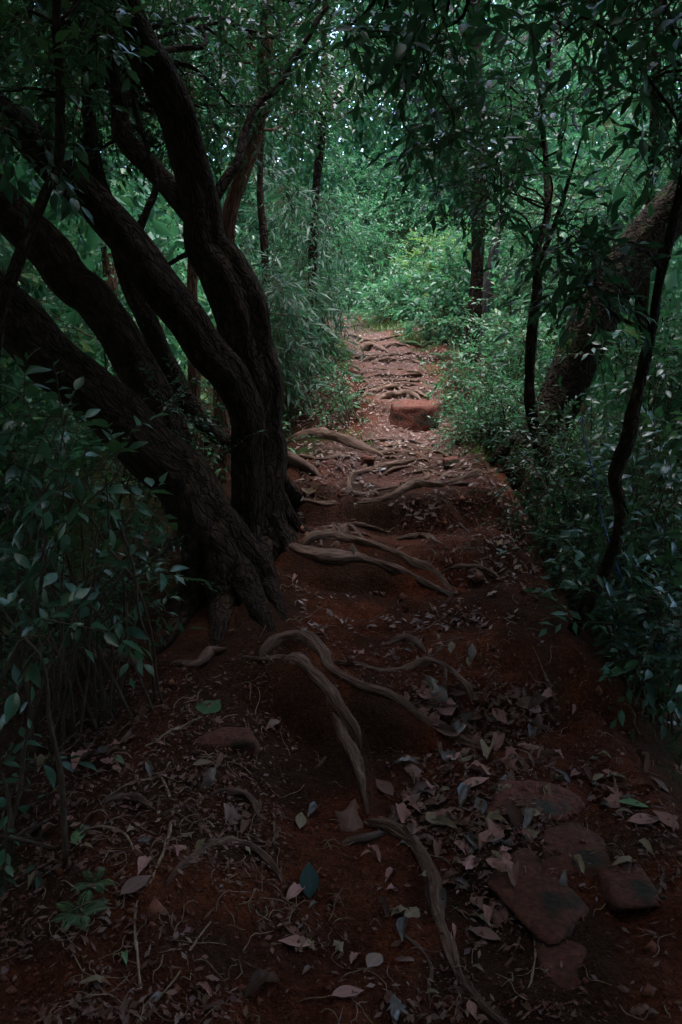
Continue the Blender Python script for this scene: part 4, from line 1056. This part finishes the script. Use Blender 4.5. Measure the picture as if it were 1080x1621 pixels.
# ------------------------------------------------------------------ stones
def stone(name, label, px, py, wpx, hpx, dep, seed, mat, boxy=.5, sink=.35, yaw=0.0, group=None, Y=None):
    p, _ = G([px], [py]); p = p[0]
    sc = depth_of(p) / FPX
    a, b_, c = wpx * sc / 2, dep / 2, hpx * sc
    n = 40
    th = np.linspace(0, 2 * np.pi, n, endpoint=False); ph = np.linspace(-np.pi / 2, np.pi / 2, 24)[1:-1]
    T, Ph = np.meshgrid(th, ph)
    d = np.stack([np.cos(Ph) * np.cos(T), np.cos(Ph) * np.sin(T), np.sin(Ph)], -1).reshape(-1, 3)
    d = np.vstack([d, [[0, 0, 1.0]], [[0, 0, -1.0]]])
    rs = np.random.default_rng(int(seed * 7))
    ax = np.vstack([np.eye(3), -np.eye(3)]) + rs.normal(size=(6, 3)) * .12
    pl = nrm(np.vstack([ax, rs.normal(size=(9, 3))]))
    hh = np.concatenate([rs.uniform(.86, 1.0, 6), rs.uniform(1.0, 1.3, 9) - .12 * (1 - boxy) + (.25 if boxy >= 1 else 0)])
    rr = 1 / (np.maximum(d @ pl.T / hh, 0) ** 20).sum(1) ** (1 / 20)
    rr *= 1 + .05 * noise3(d[:, 0] * 2.5 + seed, d[:, 1] * 2.5, d[:, 2] * 2.5) + .035 * noise3(d[:, 0] * 7 + seed, d[:, 1] * 7, d[:, 2] * 7)
    v = d * rr[:, None] * np.array([a, b_, c * .5 / (1 - sink)])
    cy_, sy_ = math.cos(yaw), math.sin(yaw)
    v = np.column_stack([v[:, 0] * cy_ - v[:, 1] * sy_, v[:, 0] * sy_ + v[:, 1] * cy_, v[:, 2]])
    v[:, 2] += c - c * .5 / (1 - sink)
    m = len(ph)
    i = np.arange(m - 1)[:, None] * n + np.arange(n)[None]; i2 = np.arange(m - 1)[:, None] * n + (np.arange(n)[None] + 1) % n
    q = np.stack([i, i2, i2 + n, i + n], -1).reshape(-1, 4)
    j = np.arange(n); j2 = (j + 1) % n
    tr = np.vstack([np.column_stack([np.full(n, m * n), (m - 1) * n + j, (m - 1) * n + j2]), np.column_stack([np.full(n, m * n + 1), j2, j])])
    me = make_mesh(name, v, [q, tr], [M[mat]], True)
    o = link(name, me, None, (p[0], p[1] + dep / 2 * .8, float(H(p[0], p[1] + dep * .4))))
    return tag(o, label, 'stone', group)
stone('boulder', 'squarish red boulder with grey-green lichen sitting on the path', 654, 684, 74, 42, .34, 3.0, 'stone_red', boxy=1.0, sink=.2, yaw=.10)
stone('stone', 'largest mossy stone at lower right, left of its neighbour', 866, 1478, 126, 14, .36, 5.0, 'stone_moss', boxy=.6, sink=.7, yaw=.35)
stone('stone', 'mossy stone behind and right of the largest mossy stone', 925, 1378, 112, 11, .26, 7.0, 'stone_moss', boxy=.6, sink=.7, yaw=-.3)
stone('stone', 'flat red stone slab level with the ground at right', 855, 1292, 165, 7, .24, 9.0, 'stone_red', boxy=.7, sink=.8, yaw=-.1)
stone('stone', 'dark mossy stone nearest the lower right border', 1005, 1436, 100, 10, .24, 11.0, 'stone_moss', boxy=.6, sink=.7)
stone('stone', 'half-buried stone at the bottom below the mossy stones', 930, 1560, 130, 6, .22, 13.0, 'stone_moss', boxy=.6, sink=.8)
stone('stone', 'mossy stone half hidden in the step left of the knobbly root', 362, 1184, 90, 20, .14, 15.0, 'stone_moss', boxy=.6, sink=.5)
stone('stone', 'small pointed stone on the middle path', 581, 740, 22, 18, .09, 17.0, 'stone_red', boxy=.2, sink=.2)
stone('stone', 'small dark stone right of the looping root', 715, 738, 26, 8, .1, 19.0, 'stone_red', boxy=.2, sink=.5)
stone('stone', 'tiny reddish pebble inside the looping root', 640, 768, 14, 6, .05, 21.0, 'stone_red', boxy=.1, sink=.4)
stone('stone', 'small stone beside the root stub below the middle path', 541, 798, 14, 6, .05, 23.0, 'stone_red', boxy=.1, sink=.4)

# ------------------------------------------------------------------ fallen leaves
SH = {}
def shapes(mat, tagname):
    return [leaf_shape('fallen_leaf_' + tagname, M[mat], w, pk, c, f, roll=r, wave=wv, seed=s, notch=nt_, tip=tp, rows=10)
            for s, (w, pk, c, f, r, wv, nt_, tp) in enumerate([(.17, .45, .10, .35, .10, .9, .06, 1.35), (.22, .45, -.08, .35, .05, 1.1, .10, 1.3), (.11, .5, .18, .6, .12, .8, .08, 1.2), (.24, .48, .05, -.4, .10, 1.6, .40, 1.1), (.16, .5, -.15, .9, .08, 1.2, .22, 1.2)])]
for k in ('dead', 'dead_pink', 'dead_pale', 'dead_green', 'dead_blue', 'dead_yellow'):
    SH[k] = shapes(k, k)
FL = {k: leaf_shape('fallen_leaf_flat_' + k, M[k], .21, .45, .03, .12, roll=.03, wave=.25, seed=12, tip=1.25, rows=10) for k in list(SH) + ['teal']}
HEART = leaf_shape('fallen_leaf_heart', M['heart'], .40, .28, .03, .06, wave=.1, seed=4, tip=.8, stalk=.02)
MAPLE = leaf_shape('fallen_leaf_torn', M['dead_pink'], .34, .5, -.05, .25, wave=1.2, seed=9, notch=.75, tip=.8)

def drop_leaf(px, py, lpx, ang, me, label, group=None, tilt=.35, lift=.006, rg=RG):
    p, ok = G([px], [py]); p = p[0]
    n = gnormal(p[0:1], p[1:2])[0]
    n = n + rg.normal(size=3) * tilt * .4; n = n / np.linalg.norm(n)
    a = math.radians(ang)
    d = np.array([math.cos(a), math.sin(a), 0.0]); d = d - n * (d @ n); d = d / np.linalg.norm(d)
    fore = math.hypot(math.cos(a), math.sin(a) * .6)                     # seen at a slant
    L = lpx * depth_of(p) / FPX / max(fore, .5)
    o = bpy.data.objects.new('fallen_leaf', me)
    col.objects.link(o)
    o.matrix_world = frame_matrix(p + n * (lift + .02 * L) - d * L * .5, d, n, L)
    return tag(o, label, 'leaf', group)
key = [(333, 1120, 32, 75, HEART, 'green heart-shaped leaf lying on the left of the near path', .1),
       (413, 936, 28, 160, FL['dead_pale'], 'pale leaf lying below the forked tree', .2),
       (320, 1211, 36, 25, FL['dead_pale'], 'pale pointed leaf below the mossy stone half hidden in the step', .2),
       (190, 1207, 32, 140, SH['dead_green'][2], 'faded green leaf in the litter at left', .2),
       (690, 1300, 44, 110, FL['dead_pale'], 'pale green-grey leaf right of the top of the snaking root', .2),
       (556, 1298, 62, 80, SH['dead'][3], 'large tan leaf at the foot of the knobbly root', .2),
       (762, 1278, 30, 95, FL['dead_blue'], 'roundish blue-black leaf beside the flat red slab', .2),
       (489, 1398, 44, 95, FL['teal'], 'dark teal leaf pointing upright in the near foreground', .2),
       (470, 1496, 62, 178, FL['dead_pink'], 'long pink-brown leaf lying sideways at the bottom', .15),
       (591, 1525, 46, 60, FL['dead'], 'round brown leaf near the bottom edge', .15),
       (548, 1576, 60, 20, FL['dead_pink'], 'broad pink-brown leaf at the very bottom', .15),
       (618, 1388, 38, 65, SH['dead_pink'][2], 'small pink leaf left of the snaking root', .2),
       (785, 1326, 64, 30, MAPLE, 'large torn pink leaf in the litter left of the mossy stones', .2),
       (750, 1243, 56, 20, FL['dead_pink'], 'pink-brown leaf at the front of the litter patch', .2),
       (760, 1228, 44, 150, SH['dead_pink'][4], 'curled tan leaf behind the litter patch front', .2),
       (1002, 1277, 62, 172, FL['dead_green'], 'green leaf lying at the right border', .2),
       (1018, 1301, 60, 5, FL['dead_pink'], 'pink leaf under the green leaf at the right border', .2),
       (1056, 1300, 40, 130, FL['dead_pink'], 'reddish leaf at the right border, right of the pink leaf', .2),
       (988, 1368, 54, 12, SH['dead_pale'][2], 'narrow pale leaf across the dark mossy stone', .2),
       (213, 1405, 52, 50, FL['dead'], 'purple-brown leaf at left beside the long rootlet', .2),
       (768, 1483, 58, 155, FL['dead'], 'dull brown leaf right of the snaking root near the bottom', .2),
       (605, 1445, 34, 120, SH['dead'][4], 'curled greyish leaf left of the snaking root', .2),
       (840, 1118, 44, 150, FL['dead_pink'], 'pink-brown leaf at the top of the litter patch', .2),
       (690, 1145, 46, 165, SH['dead_pink'][2], 'long orange-brown leaf above the end of the arching root', .2),
       (575, 1183, 26, 65, SH['dead_pale'][2], 'pale blue-grey leaf beside the knobbly root', .2),
       (645, 1212, 56, 178, SH['dead_blue'][2], 'dark purplish leaf right of the knobbly root', .15),
       (655, 1282, 32, 130, SH['dead_pink'][2], 'slim pink leaf above the snaking root', .2),
       (610, 1250, 40, 120, FL['dead'], 'brown leaf standing left of the slim pink leaf', .2),
       (475, 1302, 26, 90, FL['dead_pale'], 'pale round leaf between the arched root and the tan leaf', .2),
       (495, 1290, 30, 60, SH['dead_blue'][4], 'blue-grey leaf beside the pale round leaf', .2),
       (425, 1548, 44, 160, SH['dead'][3], 'torn brown leaf at the bottom, left of the broad pink one', .2),
       (400, 1565, 50, 60, SH['dead'][4], 'folded brown leaf at the bottom left of the torn one', .2),
       (198, 1520, 34, 110, SH['dead_green'][2], 'small green leaf lying at bottom left', .2),
       (150, 1560, 60, 15, SH['dead_pale'][2], 'narrow tan blade at bottom left', .2),
       (128, 1325, 40, 100, FL['dead_green'], 'two-toned green leaf lying at the left border', .2),
       (757, 1538, 28, 130, SH['dead_pale'][2], 'tiny pale leaf near the bottom right of the snaking root', .2),
       (1045, 1245, 36, 150, FL['dead'], 'brown leaf above the green leaf at the right border', .2),
       (602, 745, 22, 15, FL['dead_blue'], 'bluish leaf inside the looping root', .2),
       (588, 774, 26, 10, SH['dead_blue'][2], 'grey-blue leaf on the long thin root', .2),
       (490, 778, 22, 150, FL['dead_pale'], 'pale leaf at the left edge of the middle path', .3),
       (577, 719, 18, 10, FL['dead_pale'], 'whitish leaf on the thick mossy root', .2)]
for (px, py, lp, an, me, lab, tl_) in key:
    drop_leaf(px, py, lp, an, me, lab, None, tl_)
zones = [('leaves of the litter patch', 90, 630, 870, 1090, 1340, 20, 46), ('leaves beside the snaking root', 60, 460, 820, 1330, 1610, 18, 44),
         ('leaves of the dark left foreground', 50, 30, 460, 1120, 1610, 18, 42), ('leaves of the right verge', 40, 860, 1075, 1100, 1610, 18, 40),
         ('leaves of the lower treads', 45, 460, 850, 840, 1060, 11, 22)]
anchors = [('the snaking root', 690, 1420), ('the top of the snaking root', 620, 1305), ('the arched root at left', 360, 1350), ('the heart-shaped leaf', 333, 1118), ('the flat red slab', 855, 1270),
           ('the largest mossy stone', 855, 1400), ('the dark teal leaf', 489, 1398), ('the big tan leaf', 556, 1298), ('the knobbly root', 545, 1165), ('the end of the arching root', 740, 1178),
           ('the wavy root', 400, 1285), ('the long rootlet', 250, 1370), ('the torn pink leaf', 785, 1326), ('the green leaf at right', 1002, 1277), ('the broad pink-brown leaf', 548, 1576),
           ('the twin-stranded root', 600, 890), ('the second-tread root', 640, 1058), ('the small dark fern', 125, 1450), ('the half-buried stone', 930, 1540), ('the dark root hump', 205, 1265),
           ('the short thick root piece', 850, 1445), ('the curled root end', 330, 1040), ('the dark border stone', 1005, 1410), ('the arching root crown', 480, 1014), ('the bottom end of the snaking root', 770, 1590)]
tone = {'dead': 'brown', 'dead_pink': 'pinkish', 'dead_pale': 'pale', 'dead_blue': 'greyish'}
form = ['oval', 'broad', 'narrow', 'ragged', 'folded']
used = set()
for grp, n, x0, x1, y0, y1, s0, s1 in zones:
    k = 0
    for _ in range(n * 60):
        if k == n:
            break
        px, py, sz = RG.uniform(x0, x1), RG.uniform(y0, y1), RG.uniform(s0, s1)
        gp, _ = G([px], [py])
        if grp != 'leaves of the litter patch' and RG.random() > np.clip(.25 + 1.1 * noise2(gp[:, 0] * 2.3, gp[:, 1] * 2.3, 44), .08, 1)[0]:
            continue
        mk = str(RG.choice(['dead', 'dead', 'dead_pink', 'dead_pink', 'dead_pale', 'dead_blue'])); sh = int(RG.integers(5))
        an = min(anchors, key=lambda a: (a[1] - px) ** 2 + (a[2] - py) ** 2)
        dx, dy = px - an[1], py - an[2]
        side = ('right of' if dx > 0 else 'left of') if abs(dx) > abs(dy) else ('in front of' if dy > 0 else 'behind')
        far = 'close' if math.hypot(dx, dy) < 55 else 'some way'
        lab = '%s%s %s dry leaf %s %s %s' % ('larger ' if sz > (s0 + s1) / 2 else 'small ', tone[mk], form[sh], far, side, an[0])
        if lab in used:
            continue
        used.add(lab); k += 1
        drop_leaf(px, py, sz, RG.uniform(0, 360), SH[mk][sh], lab, grp, tilt=.5)

def litter(name, label, n, x0, x1, y0, y1, l0, l1, seed, dens=None, mat='litter', wid=.22, fold=.3):
    rg = np.random.default_rng(seed)
    px, py = rg.uniform(x0, x1, n), rg.uniform(y0, y1, n)
    p, ok = G(px, py); p = p[ok & (p[:, 1] < 19)]
    if dens is not None:
        p = p[rg.random(len(p)) < dens(p)]
    nn = nrm(gnormal(p[:, 0], p[:, 1]) + rg.normal(size=p.shape) * .28)
    a = rg.uniform(0, 2 * np.pi, len(p))
    d = np.column_stack([np.cos(a), np.sin(a), np.zeros(len(p))]); d = nrm(d - nn * np.sum(d * nn, 1, keepdims=True))
    L = rg.uniform(l0, l1, len(p)) * rg.uniform(.5, 1, len(p))
    b = Bag()
    v, f = leaf_blocks(p + nn * (.008 + .0022 * p[:, 1:2]) - d * L[:, None] * .5, d, nn, L, L * wid * rg.uniform(.4, 1.3, len(p)), curl=-.08, fold=fold)
    b.add(v, [f], r=np.repeat(rg.random(len(p)), 5))
    return tag(b.build(name, M[mat]), label, kind='stuff')
clumpy = lambda p: np.clip(.35 + .9 * noise2(p[:, 0] * 2.3, p[:, 1] * 2.3, 44) + .5 * noise2(p[:, 0] * 7, p[:, 1] * 7, 45), .06, 1)
litter('leaf_litter', 'broken dry leaf litter scattered over the near ground', 16000, 0, 1080, 1000, 1621, .007, .04, 311, clumpy)
litter('leaf_litter', 'dry leaf litter carpeting the middle and far path', 20000, 470, 860, 500, 1000, .018, .07, 312, lambda p: np.clip(clumpy(p) * (.25 + .55 * sstep(4.3, 5.2, p[:, 1])) + .5 * sstep(5, 7, p[:, 1]), 0, 1), mat='litter_pale')
litter('leaf_litter', 'dense litter of the patch right of the arching root', 1500, 640, 880, 1080, 1340, .012, .05, 313, None)
litter('needle_litter', 'thin straw-like litter scattered over the ground', 3000, 0, 1080, 850, 1621, .02, .07, 314, clumpy, wid=.035, fold=0)

rg = np.random.default_rng(341)
p, ok = G(np.concatenate([rg.uniform(0, 1080, 10000), rg.uniform(420, 860, 5000)]), np.concatenate([rg.uniform(1000, 1621, 10000), rg.uniform(700, 1000, 5000)]))
p = p[ok & (p[:, 1] < 9)]
p = p[rg.random(len(p)) < np.clip(.5 + noise2(p[:, 0] * 4, p[:, 1] * 4, 52), .1, 1)]
sz = .0017 * p[:, 1] ** .6 * np.exp(rg.normal(size=len(p)) * .65)
oc = np.array([(1, 0, 0), (-1, 0, 0), (0, 1, 0), (0, -1, 0), (0, 0, 1), (0, 0, -1.0)])
v = p[:, None, :] + (oc[None] * rg.uniform(.6, 1.5, (len(p), 6, 1)) + rg.normal(size=(len(p), 6, 3)) * .2) * sz[:, None, None] + np.array([0, 0, .002])
f = np.array([(0, 2, 4), (2, 1, 4), (1, 3, 4), (3, 0, 4), (2, 0, 5), (1, 2, 5), (3, 1, 5), (0, 3, 5)])
b = Bag(); b.add(v.reshape(-1, 3), [(np.arange(len(p))[:, None, None] * 6 + f[None]).reshape(-1, 3)])
tag(b.build('soil_crumbs', M['crumb']), 'crumbs and grit of red soil strewn over the path', kind='stuff')

# ------------------------------------------------------------------ grass tufts, ferns, blue rope
def grass(name, label, spots, seed):
    rg = np.random.default_rng(seed); b = Bag()
    for (px, py, n, h, sp) in spots:
        p, _ = G([px], [py]); p = p[0]
        xy = p[:2] + rg.normal(size=(n, 2)) * sp
        base = np.column_stack([xy, H(xy[:, 0], xy[:, 1])])
        d = nrm(rg.normal(size=(n, 3)) * .45 + np.array([0, -.1, 1.0]))
        s = nrm(np.cross(d, rg.normal(size=(n, 3)))); hh = h * rg.uniform(.5, 1.2, n)[:, None]
        w = .0035
        lean = nrm(d * np.array([1, 1, 0]) + 1e-6) * .5 + np.array([0, 0, -.15])
        m1 = base + d * hh * .55 + lean * hh * .1; t = base + d * hh * .9 + lean * hh * .45
        v = np.stack([base - s * w, base + s * w, m1 - s * w, m1 + s * w, t], 1).reshape(-1, 3)
        k = np.arange(n)[:, None] * 5
        b.add(v, [k + np.array([0, 1, 3, 2]), k + np.array([2, 3, 4])], r=np.repeat(rg.random(n), 5))
    return tag(b.build(name, M['grass']), label, kind='stuff')
grass('grass', 'pale grass fringing the bright upper end and banks of the path', [(600, 515, 260, .16, .25), (625, 522, 260, .16, .22), (640, 505, 200, .3, .25), (575, 508, 120, .14, .2), (720, 640, 50, .2, .05), (712, 655, 40, .18, .06), (660, 540, 120, .14, .15),
      (560, 690, 60, .08, .12), (745, 715, 80, .07, .12), (690, 590, 60, .12, .1)], 321)

def fern(label, px, py, fpx, nf, seed):
    rg = np.random.default_rng(seed)
    p, _ = G([px], [py]); p = p[0]
    e = empty('fern', p, label, 'fern', 'ferns')
    for k in range(nf):
        b = Bag()
        a = 2 * np.pi * k / nf + rg.normal() * .3
        L = fpx * depth_of(p) / FPX * rg.uniform(.8, 1.15)
        t = np.linspace(0.02, 1, 25)
        out = np.array([math.cos(a), math.sin(a), 0]); sd = np.array([-math.sin(a), math.cos(a), 0])
        ax = p + out * (L * t * .85)[:, None] + np.array([0, 0, 1.0]) * (L * (.75 * t - .6 * t ** 2))[:, None]
        tube(b, np.column_stack([ax[::3], np.full(9, .0016)]), seg=4, step=.03, lump=0)
        w = L * .26 * np.sin(np.pi * (.15 + .85 * t)) ** .8
        for s in (-1, 1):
            D = nrm(np.tile(sd * s, (len(ax), 1)) + out * .35 + np.array([0, 0, -.15]))
            N = np.tile(np.array([0, 0, 1.0]), (len(ax), 1)); N = nrm(N - D * np.sum(N * D, 1, keepdims=True))
            v, f = leaf_blocks(ax, D, N, np.maximum(w, .004), np.full(len(ax), L * .015), curl=.15, fold=.1)
            b.add(v, [f], r=rg.random())
        b.build('frond', M['fern'], e, p)
    return e
fern('small dark fern at the bottom left border', 125, 1450, 60, 7, 331)
fern('fern on the right bank near the top of the path', 668, 548, 36, 8, 332)
fern('fern on the right bank below the straight upright trunk', 700, 566, 34, 8, 333)
fern('tiny fern beside the base of the forked tree', 470, 892, 26, 6, 334)
fern('fern at the left border under the shrub', 150, 1400, 44, 6, 335)

b = Bag()
rp = at(np.array([922, 926, 945, 952, 968, 988, 1012, 1045, 1075]), np.array([660, 700, 770, 815, 870, 925, 980, 1030, 1070]), np.array([3.75, 3.75, 3.72, 3.7, 3.68, 3.65, 3.6, 3.55, 3.5]))
tube(b, np.column_stack([rp, np.full(9, .0035)]), seg=8, step=.03, lump=.05)
tag(b.build('rope', M['rope'], None, rp[-1]), 'thin blue rope hanging in the foliage beside the twisted sapling', 'rope')
